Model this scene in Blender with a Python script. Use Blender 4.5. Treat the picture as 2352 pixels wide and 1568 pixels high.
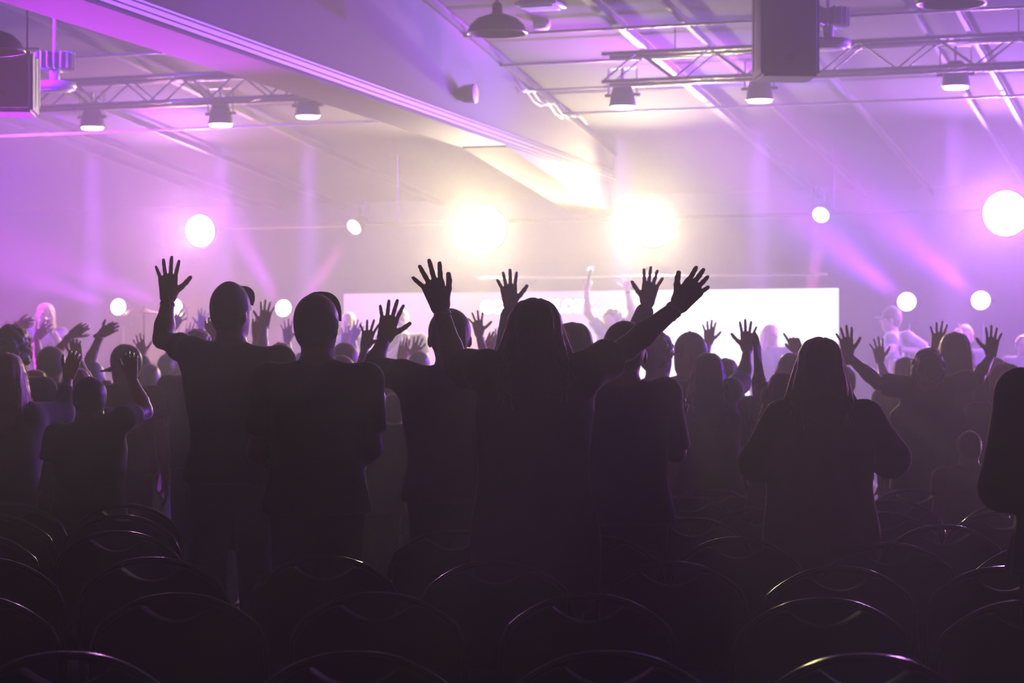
import bpy, bmesh, math, random
import numpy as np
from mathutils import Vector, Matrix
random.seed(7)
for _o in list(bpy.data.objects): bpy.data.objects.remove(_o)
S = bpy.context.scene
COL = S.collection

# ------------------------------------------------------------------ camera
F = 5000.0; CXP = 1176.0; YH = 830.0; CAMH = 1.45
cam = bpy.data.objects.new('camera', bpy.data.cameras.new('camera'))
COL.objects.link(cam); S.camera = cam
cam.location = (0, 0, CAMH); cam.rotation_euler = (math.pi / 2, 0, 0)
cam.data.sensor_width = 36; cam.data.lens = F / 2352 * 36
cam.data.shift_y = (YH - 784) / 2352
cam.data.clip_end = 200
cam.data.dof.use_dof = True; cam.data.dof.focus_distance = 7.6; cam.data.dof.aperture_fstop = 5.6

# ------------------------------------------------------------------ colour management, world
S.view_settings.view_transform = 'Standard'; S.view_settings.look = 'None'
S.view_settings.gamma = 1; S.view_settings.use_curve_mapping = False
S.view_settings.exposure = 0.0
cy = S.cycles
cy.max_bounces = 4; cy.diffuse_bounces = 2; cy.glossy_bounces = 2; cy.transmission_bounces = 2
cy.volume_bounces = 0; cy.transparent_max_bounces = 4
cy.caustics_reflective = False; cy.caustics_refractive = False
cy.use_light_tree = False; cy.use_denoising = True; cy.use_adaptive_sampling = True; cy.adaptive_threshold = .02; cy.sample_clamp_indirect = 4
W = bpy.data.worlds.new('world'); S.world = W; W.use_nodes = True
W.node_tree.nodes['Background'].inputs[0].default_value = (.02, .017, .02, 1)
W.node_tree.nodes['Background'].inputs[1].default_value = .2

# haze from the fog machines fills the hall
_nt = W.node_tree; _vs = _nt.nodes.new('ShaderNodeVolumeScatter')
_vs.inputs['Color'].default_value = (.97, .95, .95, 1); _vs.inputs['Density'].default_value = .0165; _vs.inputs['Anisotropy'].default_value = .45
_nt.links.new(_vs.outputs[0], _nt.nodes['World Output'].inputs['Volume'])

# ------------------------------------------------------------------ pixel -> point in the hall
AX = math.radians(19.5); CA, SA = math.cos(AX), math.sin(AX)
U = Vector((CA, -SA, 0))            # across the hall
V = Vector((SA, CA, 0))             # along the hall, towards the stage
def at(px, py, d): return Vector(((px - CXP) / F * d, d, CAMH + (YH - py) / F * d))
def hall(r, s, z): return U * r + V * s + Vector((0, 0, z))
def rs(p): return p.dot(U), p.dot(V)
def on_plane(px, s0):                # depth at which the column px meets the plane s = s0
    k = (px - CXP) / F
    return s0 / (SA * k + CA)
RB = .0999
def roof_z(s): return CAMH + 2.96 + RB * (17.07 - s)
def roof_pt(px, py):
    kx, kz = (px - CXP) / F, (YH - py) / F
    t = (2.96 + RB * 17.07) / (kz + RB * (SA * kx + CA))
    return Vector((kx * t, t, CAMH + kz * t))

# ------------------------------------------------------------------ lights
def aim(o, d):
    o.rotation_euler = Vector(d).normalized().to_track_quat('-Z', 'Y').to_euler()
def spot(name, loc, d, col, power, deg, blend=.5, rad=.1):
    l = bpy.data.lights.new(name, 'SPOT'); l.energy = power; l.color = col
    l.spot_size = math.radians(deg); l.spot_blend = blend; l.shadow_soft_size = rad
    o = bpy.data.objects.new(name, l); COL.objects.link(o); o.location = loc; aim(o, d); return o
S_STAGE = 20.2
BLIND = [(460, 530, 1), (1118, 525, 0), (1497, 518, 0), (2310, 490, 2)]
S_BL = 22.6
PARS = [(212, 290, 0), (507, 283, 1), (707, 264, 0), (1430, 242, 1), (1745, 227, 2), (2195, 196, 2)]
FLOORL = [(273, 705, (-.9, -.85, .34)), (402, 705, (-.85, -.85, .36)), (652, 708, (-.38, -.8, .82)),
          (2083, 693, (-.85, -.8, .55)), (2253, 690, (-.88, -.8, .58))]
MOVERS = [(815, 520, (-.55, -.5, -.9)), (1886, 492, (-.2, -.5, -1))]
S_PAR = 18.3; S_FL = 22.8; S_MV = 22.6
# radiant colour (r, g, b) of each family of lamps, in watts
#G0
G = dict(bl_warm=(1380, 1200, 640), bl_left=(850, 310, 950), bl_right=(900, 330, 1550),
         fl_core_l=(7500, 150, 8500), fl_core_r=(7800, 250, 9000), fl_wide_l=(150, 200, 1700), fl_wide_r=(1000, 350, 5200),
         par_l=(17000, 5000, 38000), par_r=(17000, 5000, 38000), mover=(18000, 3000, 15000),
         w0=(1000, 80, 3100), w1=(650, 330, 150), w2=(500, 380, 300), w3=(1900, 560, 2200), w4=(250, 10, 2800), w5=(2000, 40, 3400), w6=(1200, 150, 5600), w7=(280, 5, 2600))
#G1
def lit(name, loc, d, g, deg, blend, rad):
    c = G[g]; m = max(max(c), 1e-6); return spot(name, loc, d, tuple(x / m for x in c), m * 1.3, deg, blend, rad)
for px, py, k in BLIND:
    p = at(px, py, on_plane(px, S_BL + .15)) - V * .14; lit('blinder_light', p, -V + Vector((0, 0, -.08)), ['bl_warm', 'bl_left', 'bl_right'][k], 150, .9, .10)
for px, py, k in PARS:
    p = at(px, py, on_plane(px, S_PAR)); lit('par_light', p - Vector((0, 0, .05)), (0, .05, -1), 'par_l' if px < 1000 else 'par_r', 10, .7, .08)
for px, py, d in FLOORL:
    p = at(px, py, on_plane(px, S_FL)); q = '_l' if px < 1000 else '_r'
    lit('stage_wash_light', p - V * .1, d, 'fl_core' + q, 15, .9, .07); lit('stage_wash_light', p - V * .1, d, 'fl_wide' + q, 30, .9, .08)
for px, py, d in MOVERS:
    p = at(px, py, on_plane(px, S_MV)); lit('mover_light', p + Vector(d) * .1, d, 'mover', 9, .7, .07)
# added fill lamps without fixtures, colouring the haze and the soffit
FILLS = [(-13.5, 19.5, 3.8, (.45, .35, -.30)), (-12.5, 24, 1.2, (.1, -.8, .6)), (1.5, 18.0, 3.8, (-.2, .6, -.3)), (3.5, 24.0, 1.2, (-.35, -.8, .6)),
        (.8, 17.5, 3.8, (-.6, -.7, .20), 46), (-9.8, 13.6, .5, (.65, -.33, .53), 46), (2.2, 21.0, 3.0, (-1, -.3, .1)), (-9.5, 12.5, 4.0, (.5, .6, .15))]
for k, (r, s, z, d, *cone) in enumerate(FILLS):
    lit('added_fill_light', hall(r, s, z), U * d[0] + V * d[1] + Vector((0, 0, d[2])), 'w%d' % k, cone[0] if cone else 120, .8, .15)
# ------------------------------------------------------------------ materials
MATS = {}
def mat(name, col, rough=.6, metal=0, spec=.5, noise=0, nscale=20, bump=0, bscale=60, emit=None, estr=0, sheen=0):
    if name in MATS: return MATS[name]
    m = bpy.data.materials.new(name); m.use_nodes = True; nt = m.node_tree
    b = nt.nodes['Principled BSDF']
    b.inputs['Base Color'].default_value = (*col, 1); b.inputs['Roughness'].default_value = rough
    b.inputs['Metallic'].default_value = metal; b.inputs['Specular IOR Level'].default_value = spec
    if sheen:
        b.inputs['Sheen Weight'].default_value = sheen; b.inputs['Sheen Roughness'].default_value = .4
    if noise or bump:
        tc = nt.nodes.new('ShaderNodeTexCoord')
    if noise:
        n = nt.nodes.new('ShaderNodeTexNoise'); n.inputs['Scale'].default_value = nscale; n.inputs['Detail'].default_value = 4
        r = nt.nodes.new('ShaderNodeValToRGB')
        r.color_ramp.elements[0].position = .3; r.color_ramp.elements[1].position = .7
        r.color_ramp.elements[0].color = (*[c * (1 - noise) for c in col], 1)
        r.color_ramp.elements[1].color = (*[min(1, c * (1 + noise)) for c in col], 1)
        nt.links.new(tc.outputs['Object'], n.inputs['Vector']); nt.links.new(n.outputs['Fac'], r.inputs['Fac'])
        nt.links.new(r.outputs['Color'], b.inputs['Base Color'])
    if bump:
        n2 = nt.nodes.new('ShaderNodeTexNoise'); n2.inputs['Scale'].default_value = bscale; n2.inputs['Detail'].default_value = 3
        bp = nt.nodes.new('ShaderNodeBump'); bp.inputs['Strength'].default_value = bump; bp.inputs['Distance'].default_value = .01
        nt.links.new(tc.outputs['Object'], n2.inputs['Vector']); nt.links.new(n2.outputs['Fac'], bp.inputs['Height'])
        nt.links.new(bp.outputs['Normal'], b.inputs['Normal'])
    if emit:
        b.inputs['Emission Color'].default_value = (*emit, 1); b.inputs['Emission Strength'].default_value = estr
    MATS[name] = m; return m
M_CARPET = mat('dark_carpet', (.012, .011, .011), .95, noise=.3, nscale=40, bump=.3)
M_WALL = mat('grey_paint', (.04, .038, .039), .8, noise=.08, nscale=3)
M_ROOF = mat('roof_deck', (.004, .0037, .0045), .9, noise=.1, nscale=4)
M_STEEL = mat('painted_steel', (.013, .012, .012), .6, metal=0)
M_RUNG = mat('lit_purlin', (.16, .15, .15), .5)  # paler than the rafters: the stage light on their edges is in the colour
M_ALU = mat('aluminium', (.55, .54, .53), .38, metal=1)
M_GYP = mat('plasterboard', (.155, .145, .14), .75, noise=.05, nscale=5, bump=.05)
M_PLY = mat('bulkhead_board', (.066, .052, .045), .7, noise=.08, nscale=3)
M_BLACK = mat('black_metal', (.02, .02, .022), .4, metal=.2)
M_BLKP = mat('black_paint', (.035, .035, .038), .5)
M_GREYP = mat('grey_speaker_paint', (.09, .085, .10), .55, bump=.1, bscale=300)
M_GRILL = mat('speaker_grille', (.16, .15, .17), .6, metal=.1, bump=.4, bscale=500)
M_WHITE = mat('white_plastic', (.65, .65, .65), .4)
M_RAIL = mat('dark_chrome_tube', (.15, .14, .15), .20, metal=1)
M_CHROME = mat('chrome_tube', (.55, .54, .53), .12, metal=1)
M_FAB = mat('black_upholstery', (.018, .017, .018), .85, bump=.15, bscale=400)
M_STAGE = mat('black_stage_deck', (.016, .015, .016), .5, noise=.2, nscale=8)
M_LAMPW = mat('warm_lamp_face', (1, 1, 1), .4, emit=(1, .85, .6), estr=40)
M_LEDV = mat('violet_led_face', (1, 1, 1), .4, emit=(.75, .55, 1), estr=8)
M_LEDM = mat('pink_led_face', (1, 1, 1), .4, emit=(1, .65, 1), estr=8)
M_LEDW = mat('white_led_face', (1, 1, 1), .4, emit=(1, .9, .9), estr=8)

# ------------------------------------------------------------------ mesh helpers
def link(name, me, m, parent=None, smooth=False):
    o = bpy.data.objects.new(name, me); COL.objects.link(o)
    if m is not None and not me.materials: me.materials.append(m)
    if parent is not None: o.parent = parent
    if smooth and len(me.polygons):
        me.polygons.foreach_set('use_smooth', [True] * len(me.polygons))
    return o
def obj(name, bm, m, parent=None, smooth=False):
    me = bpy.data.meshes.new(name); bmesh.ops.recalc_face_normals(bm, faces=bm.faces)
    bm.to_mesh(me); bm.free(); return link(name, me, m, parent, smooth)
def empty(name, loc=(0, 0, 0), rz=0):
    o = bpy.data.objects.new(name, None); COL.objects.link(o); o.location = loc; o.rotation_euler = (0, 0, rz)
    o.empty_display_size = .1; return o
def tag(o, label, cat, group=None, kind=None):
    o['label'] = label; o['category'] = cat
    if group: o['group'] = group
    if kind: o['kind'] = kind
    return o
def struct(o): o['kind'] = 'structure'; return o
def box(bm, c, sx, sy, sz, mtx=None, bevel=0):
    m = Matrix.Translation(c) @ (mtx.to_4x4() if mtx is not None else Matrix.Identity(4)) @ Matrix.Diagonal((sx, sy, sz, 1))
    r = bmesh.ops.create_cube(bm, size=1, matrix=m)
    if bevel:
        es = {e for v in r['verts'] for e in v.link_edges}
        bmesh.ops.bevel(bm, geom=list(es), offset=bevel, segments=2, affect='EDGES', profile=.5)
def bar(bm, a, b, w, h=None, up=Vector((0, 0, 1))):
    a, b = Vector(a), Vector(b); h = h or w; d = b - a; L = d.length; y = d / L
    x = y.cross(up)
    if x.length < 1e-4: x = y.cross(Vector((1, 0, 0)))
    x.normalize(); z = x.cross(y)
    M = Matrix((x, y, z)).transposed()
    box(bm, (a + b) / 2, w, L, h, M)
def tube(bm, pts, r, n=8, cap=True):
    pts = [Vector(p) for p in pts]; rr = r if isinstance(r, (list, tuple)) else [r] * len(pts)
    rings = []; prev = None
    for i, p in enumerate(pts):
        t = (pts[min(i + 1, len(pts) - 1)] - pts[max(i - 1, 0)]).normalized()
        if prev is None:
            x = t.orthogonal().normalized()
        else:
            x = (prev - t * prev.dot(t)).normalized()
        prev = x; y = t.cross(x)
        rings.append([bm.verts.new(p + (x * math.cos(k * 2 * math.pi / n) + y * math.sin(k * 2 * math.pi / n)) * rr[i]) for k in range(n)])
    for a, b in zip(rings[:-1], rings[1:]):
        for k in range(n): bm.faces.new((a[k], a[(k + 1) % n], b[(k + 1) % n], b[k]))
    if cap:
        bm.faces.new(rings[0][::-1]); bm.faces.new(rings[-1])
def lathe(bm, prof, n=24, mtx=None):
    mtx = mtx or Matrix.Identity(4); rings = []
    for r, z in prof:
        if r < 1e-6: rings.append([bm.verts.new(mtx @ Vector((0, 0, z)))])
        else: rings.append([bm.verts.new(mtx @ Vector((r * math.cos(k * 2 * math.pi / n), r * math.sin(k * 2 * math.pi / n), z))) for k in range(n)])
    for a, b in zip(rings[:-1], rings[1:]):
        if len(a) == 1 and len(b) == 1: continue
        for k in range(n):
            k2 = (k + 1) % n
            if len(a) == 1: bm.faces.new((a[0], b[k], b[k2]))
            elif len(b) == 1: bm.faces.new((a[k], a[k2], b[0]))
            else: bm.faces.new((a[k], a[k2], b[k2], b[k]))
def prism(bm, poly, thick, mtx=None):
    """poly in local xz, extruded along local y by +-thick/2"""
    mtx = mtx or Matrix.Identity(4)
    f = [bm.verts.new(mtx @ Vector((x, -thick / 2, z))) for x, z in poly]
    b = [bm.verts.new(mtx @ Vector((x, thick / 2, z))) for x, z in poly]
    n = len(poly)
    bm.faces.new(f); bm.faces.new(b[::-1])
    for k in range(n): bm.faces.new((f[k], b[k], b[(k + 1) % n], f[(k + 1) % n]))
def frame_to(d, up=Vector((0, 0, 1))):
    """matrix whose local Z points along d"""
    z = Vector(d).normalized(); x = up.cross(z)
    if x.length < 1e-4: x = Vector((1, 0, 0))
    x.normalize(); y = z.cross(x)
    return Matrix((x, y, z)).transposed().to_4x4()
def dup(root, loc=None, rz=None, label=None):
    r = root.copy(); COL.objects.link(r)
    if loc is not None: r.location = loc
    if rz is not None: r.rotation_euler = (0, 0, rz)
    if label: r['label'] = label
    for ch in list(root.children):
        c = ch.copy(); COL.objects.link(c); c.parent = r
        for g in list(ch.children):
            e = g.copy(); COL.objects.link(e); e.parent = c
    return r
# ------------------------------------------------------------------ the hall: floor, walls, roof
R0, R1, S0, S1 = -18.0, 9.0, -5.0, 26.0
def quadbox(name, corners, thick, m, n=Vector((0, 0, -1))):
    bm = bmesh.new()
    a = [bm.verts.new(Vector(c)) for c in corners]; b = [bm.verts.new(Vector(c) + n * thick) for c in corners]
    bm.faces.new(a); bm.faces.new(b[::-1])
    for k in range(4): bm.faces.new((a[k], b[k], b[(k + 1) % 4], a[(k + 1) % 4]))
    return struct(obj(name, bm, m))
quadbox('floor', [hall(R0, S0, 0), hall(R1, S0, 0), hall(R1, S1, 0), hall(R0, S1, 0)], .1, M_CARPET)
quadbox('ceiling', [hall(R0, S0, roof_z(S0)), hall(R1, S0, roof_z(S0)), hall(R1, S1, roof_z(S1)), hall(R0, S1, roof_z(S1))], .15, M_ROOF, Vector((0, 0, 1)))
quadbox('wall_back', [hall(R0, S1, 0), hall(R1, S1, 0), hall(R1, S1, 6), hall(R0, S1, 6)], .2, M_WALL, V)
quadbox('wall_left', [hall(R0, S0, 0), hall(R0, S1, 0), hall(R0, S1, 7), hall(R0, S0, 7)], .2, M_WALL, -U)
quadbox('wall_right', [hall(R1, S0, 0), hall(R1, S1, 0), hall(R1, S1, 7), hall(R1, S0, 7)], .2, M_WALL, U)
quadbox('wall_rear', [hall(R0, S0, 0), hall(R1, S0, 0), hall(R1, S0, 7), hall(R0, S0, 7)], .2, M_WALL, -V)
# roof steel
RIDX = [0]
for px, py in [(43, 270), (130, 267), (297, 257), (420, 176), (600, 262), (1374, 0), (1568, 23), (1620, 205), (1896, 140), (2108, 17), (2238, 68)]:
    r, s = rs(roof_pt(px, py)); bm = bmesh.new()
    a, b = hall(r, 8, roof_z(8) - .06), hall(r, S1 - .05, roof_z(S1) - .06)
    bar(bm, a, b, .012, .07); bar(bm, a - Vector((0, 0, .035)), b - Vector((0, 0, .035)), .035, .006)
    o = struct(obj('trim_%d' % (len(RIDX)), bm, M_STEEL)); RIDX.append(1)
for px, py in [(1254, 37), (1214, 113), (1264, 173), (1342, 228)]:
    r, s = rs(roof_pt(px, py)); bm = bmesh.new()
    z = roof_z(s) - .135
    bar(bm, hall(R0, s, z), hall(R1, s, z), .022, .022)
    struct(obj('trim_%d' % (len(RIDX)), bm, M_RUNG)); RIDX.append(1)
# stage deck
bm = bmesh.new()
c = hall(-4.5, (S_STAGE + S1 - .1) / 2, .15)
box(bm, c, 26, S1 - .1 - S_STAGE, .3, Matrix.Rotation(-AX, 3, 'Z'), .01)
o = obj('stage', bm, M_STAGE); struct(o)
# ------------------------------------------------------------------ implicit-surface modelling: smooth unions meshed with surface nets
class Field:
    def __init__(s, lo, hi, h):
        s.h = h; s.lo = np.array(lo, np.float32) - 2 * h
        s.n = np.maximum(4, np.ceil((np.array(hi) + 2 * h - s.lo) / h).astype(int) + 1)
        s.f = np.full(tuple(s.n), .25, np.float32)
    def win(s, lo, hi):
        a = np.clip(np.floor((np.array(lo) - s.lo) / s.h).astype(int), 0, s.n); b = np.clip(np.ceil((np.array(hi) - s.lo) / s.h).astype(int) + 1, 0, s.n)
        if (b <= a).any(): return None
        ax = [s.lo[i] + s.h * np.arange(a[i], b[i], dtype=np.float32) for i in range(3)]
        return tuple(slice(a[i], b[i]) for i in range(3)), ax[0][:, None, None], ax[1][None, :, None], ax[2][None, None, :]
    def put(s, sl, d, k, sub=False):
        g = s.f[sl]
        if sub:
            s.f[sl] = np.maximum(g, -d); return
        if k <= 0: s.f[sl] = np.minimum(g, d); return
        h = np.clip(.5 + .5 * (g - d) / k, 0, 1)
        s.f[sl] = g * (1 - h) + d * h - k * h * (1 - h)
    def cone(s, a, b, ra, rb, k=.02, flat=None, hem=False):
        """tapered limb; flat=(axis vector, factor) squeezes it along an axis"""
        a = np.array(a, np.float32); b = np.array(b, np.float32); R = max(ra, rb) + k + 2 * s.h
        w = s.win(np.minimum(a, b) - R, np.maximum(a, b) + R)
        if w is None: return
        sl, x, y, z = w; e = b - a; L2 = float(e @ e) + 1e-9
        px, py, pz = x - a[0], y - a[1], z - a[2]
        t = np.clip((px * e[0] + py * e[1] + pz * e[2]) / L2, 0, 1)
        qx, qy, qz = px - t * e[0], py - t * e[1], pz - t * e[2]
        d2 = qx * qx + qy * qy + qz * qz
        if flat is not None:
            n, q = flat; dn = qx * n[0] + qy * n[1] + qz * n[2]; d2 = d2 + dn * dn * (1 / (q * q) - 1)
        d = np.sqrt(d2) - (ra + (rb - ra) * t)
        if hem: d = np.maximum(d, ((px * e[0] + py * e[1] + pz * e[2]) / L2 - 1) * math.sqrt(L2))
        s.put(sl, d, k)
    def ell(s, c, r, k=.02, M=None, sub=False):
        c = np.array(c, np.float32); R = max(r) + k + 2 * s.h
        w = s.win(c - R, c + R)
        if w is None: return
        sl, x, y, z = w; x, y, z = x - c[0], y - c[1], z - c[2]
        if M is not None:   # columns of M are the ellipsoid's axes
            x, y, z = (x * M[0][i] + y * M[1][i] + z * M[2][i] for i in range(3))
        p = np.sqrt((x / r[0]) ** 2 + (y / r[1]) ** 2 + (z / r[2]) ** 2)
        q = np.sqrt((x / r[0] ** 2) ** 2 + (y / r[1] ** 2) ** 2 + (z / r[2] ** 2) ** 2) + 1e-6
        s.put(sl, p * (p - 1) / q, k, sub)
    def loft(s, rows, yaw=0, k=.02, power=2.3, wob=None):
        """rows of (z, cx, cy, half width, half depth), z ascending; the section turns with yaw"""
        rows = np.array(rows, np.float32); m = max(rows[:, 3].max(), rows[:, 4].max()) + k + 2 * s.h
        w = s.win((rows[:, 1].min() - m, rows[:, 2].min() - m, rows[0, 0] - m), (rows[:, 1].max() + m, rows[:, 2].max() + m, rows[-1, 0] + m))
        if w is None: return
        sl, x, y, z = w; zz = z.ravel()
        zs = rows[:, 0]
        def ip(c):
            t = np.interp(zz, zs, np.arange(len(zs))); i = np.clip(t.astype(int), 0, len(zs) - 2); f = t - i
            v = rows[:, c]; m0 = np.gradient(v)
            h00, h10, h01, h11 = 2 * f**3 - 3 * f**2 + 1, f**3 - 2 * f**2 + f, -2 * f**3 + 3 * f**2, f**3 - f**2
            return (h00 * v[i] + h10 * m0[i] + h01 * v[i + 1] + h11 * m0[i + 1])[None, None, :].astype(np.float32)
        a, b = np.maximum(ip(3), .004), np.maximum(ip(4), .004)
        x, y = x - ip(1), y - ip(2); c_, s_ = math.cos(yaw), math.sin(yaw)
        x, y = x * c_ + y * s_, -x * s_ + y * c_
        if wob:
            ang = np.arctan2(y, x); g = 1 + wob[0] * np.sin(ang * wob[1] + zz[None, None, :] * wob[2] + wob[3]); a = a * g; b = b * g
        q = (np.abs(x / a) ** power + np.abs(y / b) ** power) ** (1 / power)
        d = (q - 1) * np.minimum(a, b)
        over = np.maximum(zs[0] - zz, zz - zs[-1])[None, None, :]
        s.put(sl, np.maximum(d, over), k)
    def cut(s, n, p):                 # keep the half space (x - p).n < 0
        w = s.win(s.lo - 1, s.lo + s.h * s.n + 1); sl, x, y, z = w
        s.f = np.maximum(s.f, (x - p[0]) * n[0] + (y - p[1]) * n[1] + (z - p[2]) * n[2])
    def mesh(s):
        f = s.f; h = s.h
        for ax in range(3):
            sl = [slice(None)] * 3
            for e in (0, -1):
                sl[ax] = e; f[tuple(sl)] = .25
        I = f < 0
        n = [k - 1 for k in f.shape]
        c = I.astype(np.int8); cnt = np.zeros(n, np.int8)
        for i in (0, 1):
            for j in (0, 1):
                for k in (0, 1): cnt += c[i:i + n[0], j:j + n[1], k:k + n[2]]
        ce = np.argwhere((cnt > 0) & (cnt < 8))
        if len(ce) == 0: return np.zeros((0, 3)), []
        idx = np.full(n, -1, np.int32); idx[tuple(ce.T)] = np.arange(len(ce))
        acc = np.zeros((len(ce), 3), np.float32); num = np.zeros(len(ce), np.float32)
        C = [(i, j, k) for i in (0, 1) for j in (0, 1) for k in (0, 1)]
        val = {q: f[ce[:, 0] + q[0], ce[:, 1] + q[1], ce[:, 2] + q[2]] for q in C}
        for q in C:
            for ax in range(3):
                if q[ax]: continue
                q2 = tuple(q[i] + (i == ax) for i in range(3)); va, vb = val[q], val[q2]
                m = (va < 0) != (vb < 0); t = np.where(m, va / np.where(m, va - vb, 1), 0)
                p = np.tile(np.array(q, np.float32), (len(ce), 1)); p[:, ax] += t
                acc += p * m[:, None]; num += m
        v = s.lo + h * (ce + acc / num[:, None])
        faces = []
        for ax in range(3):
            o1, o2 = [(1, 2), (2, 0), (0, 1)][ax]
            sa = [slice(1, -1)] * 3; sb = [slice(1, -1)] * 3; sa[ax] = slice(0, -1); sb[ax] = slice(1, None)
            A, B = I[tuple(sa)], I[tuple(sb)]; e = np.argwhere(A != B)
            if not len(e): continue
            flip = A[tuple(e.T)]; base = e + 1; base[:, ax] -= 1
            def g(d1, d2):
                q = base.copy(); q[:, o1] -= d1; q[:, o2] -= d2; return idx[tuple(q.T)]
            quad = np.stack([g(1, 1), g(0, 1), g(0, 0), g(1, 0)], 1)
            quad[~flip] = quad[~flip][:, ::-1]; faces.append(quad)
        return v, np.concatenate(faces)
def to_mesh(name, parts):
    """several (verts, quads) become one mesh datablock"""
    V_, F_, o = [], [], 0
    for v, q in parts:
        if len(v) == 0: continue
        V_.append(v); F_.append(q + o); o += len(v)
    me = bpy.data.meshes.new(name)
    if not V_: return me
    v = np.concatenate(V_); q = np.concatenate(F_)
    me.vertices.add(len(v)); me.vertices.foreach_set('co', v.astype(np.float32).ravel())
    me.loops.add(len(q) * 4); me.loops.foreach_set('vertex_index', q.astype(np.int32).ravel())
    me.polygons.add(len(q)); me.polygons.foreach_set('loop_start', np.arange(0, len(q) * 4, 4, dtype=np.int32))
    me.update(calc_edges=True); me.validate(); return me

# ------------------------------------------------------------------ hands
FING = [(.027, .094, .070, .0088, 7), (.008, .099, .079, .009, 1), (-.012, .096, .072, .0086, -6), (-.030, .086, .057, .0078, -16)]
def hand(h, spread=1.0, curl=(.1, .08, .1, .12), thumb=1.0, tcurl=.2, lean=0):
    """left hand: wrist at 0, fingers up z, back of the hand towards -y, thumb at +x; finger order index..little"""
    f = Field((-.085, -.04, -.045), (.105, .09, .20), h)
    f.cone((0, 0, -.04), (0, 0, .012), .0245, .026, .01, (np.array((0, 1, 0)), .72))
    for x, z, L, r, sp in FING:
        f.cone((x * .55, 0, .012), (x, -.001, z), .0165, .0125, .012, (np.array((0, 1, 0)), .85))
    f.cone((.018, .008, .022), (.030, .010, .048), .019, .016, .012)
    for (x, z, L, r, sp), cu in zip(FING, curl):
        a = math.radians(sp * spread * 1.25 + lean); p = np.array((x, -.001, z), float); b = .08
        for i, fr in enumerate((.46, .31, .23)):
            b += cu * (1.0, 1.25, .9)[i]
            dirv = np.array((math.sin(a) * math.cos(b), math.sin(b), math.cos(a) * math.cos(b)))
            q = p + dirv * L * fr; f.cone(p, q, r * (1.02 - .07 * i), r * (.95 - .07 * i), .004); p = q
    a = math.radians(20 + 26 * thumb); p = np.array((.026, .006, .036), float); b = .25
    for i, (L, r) in enumerate(((.034, .0125), (.030, .0105), (.025, .0095))):
        d = np.array((math.sin(a) * math.cos(b), math.sin(b), math.cos(a) * math.cos(b))); q = p + d * L
        f.cone(p, q, r, r * .93, .006); p = q; a -= math.radians(12) * (2 - thumb) * .7; b += tcurl
    return f.mesh()
HPOSE = {'open': dict(spread=1.25, curl=(.03, .02, .03, .05), thumb=1.15, tcurl=.05),
         'wide': dict(spread=1.9, curl=(.04, .03, .03, .04), thumb=1.5, tcurl=.0),
         'soft': dict(spread=.75, curl=(.22, .24, .26, .3), thumb=.8),
         'flat': dict(spread=.3, curl=(.06, .05, .06, .08), thumb=.5),
         'bent': dict(spread=.5, curl=(.42, .46, .5, .5), thumb=.7),
         'fist': dict(spread=.25, curl=(1.1, 1.15, 1.2, 1.2), thumb=.2, tcurl=.6),
         'point': dict(spread=.3, curl=(.05, 1.1, 1.2, 1.2), thumb=.3, tcurl=.5),
         'pinch': dict(spread=.5, curl=(.62, .5, .45, .4), thumb=1.3, tcurl=.5),
         'fan': dict(spread=1.55, curl=(.16, .1, .06, .0), thumb=.55, tcurl=.1)}
_HC = {}
def hand_at(pose, fine, wrist, direction, normal, mirror, size, h):
    key = (pose, h)
    if key not in _HC: _HC[key] = hand(h, **HPOSE[pose])
    v, q = _HC[key]; v = v.copy(); z = Vector(direction).normalized(); n = Vector(normal)
    y = -(n - z * n.dot(z)).normalized(); x = y.cross(z)
    if mirror: v[:, 0] *= -1; q = q[:, ::-1]
    M = np.array((x, y, z)).T; return (v * (size / .18)) @ M.T + np.array(wrist), q
# ------------------------------------------------------------------ people
SKIN = mat('skin', (.42, .24, .17), .5, noise=.06, nscale=30, sheen=.5)
SKIN2 = mat('pale_skin', (.40, .235, .175), .5, noise=.06, nscale=30, sheen=.5)
SKIN3 = mat('brown_skin', (.20, .11, .075), .5, noise=.06, nscale=30, sheen=.5)
def cloth(n, c): return mat(n, c, .85, noise=.12, nscale=14, bump=.12, bscale=90, sheen=.22)
def hairm(n, c): 
    if n in MATS: return MATS[n]
    m = mat(n, c, .45, bump=0, noise=.25, nscale=6); nt = m.node_tree; b = nt.nodes['Principled BSDF']
    tc = nt.nodes.new('ShaderNodeTexCoord'); mp = nt.nodes.new('ShaderNodeMapping'); mp.inputs['Scale'].default_value = (160, 160, 9)
    n2 = nt.nodes.new('ShaderNodeTexNoise'); n2.inputs['Scale'].default_value = 1; n2.inputs['Detail'].default_value = 2
    bp = nt.nodes.new('ShaderNodeBump'); bp.inputs['Strength'].default_value = .5; bp.inputs['Distance'].default_value = .006
    for a, c_ in ((tc.outputs['Object'], mp.inputs[0]), (mp.outputs[0], n2.inputs[0]), (n2.outputs[0], bp.inputs['Height']), (bp.outputs[0], b.inputs['Normal'])): nt.links.new(a, c_)
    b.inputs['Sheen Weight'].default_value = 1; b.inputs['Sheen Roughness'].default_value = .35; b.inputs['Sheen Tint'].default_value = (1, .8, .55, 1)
    return m
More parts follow.
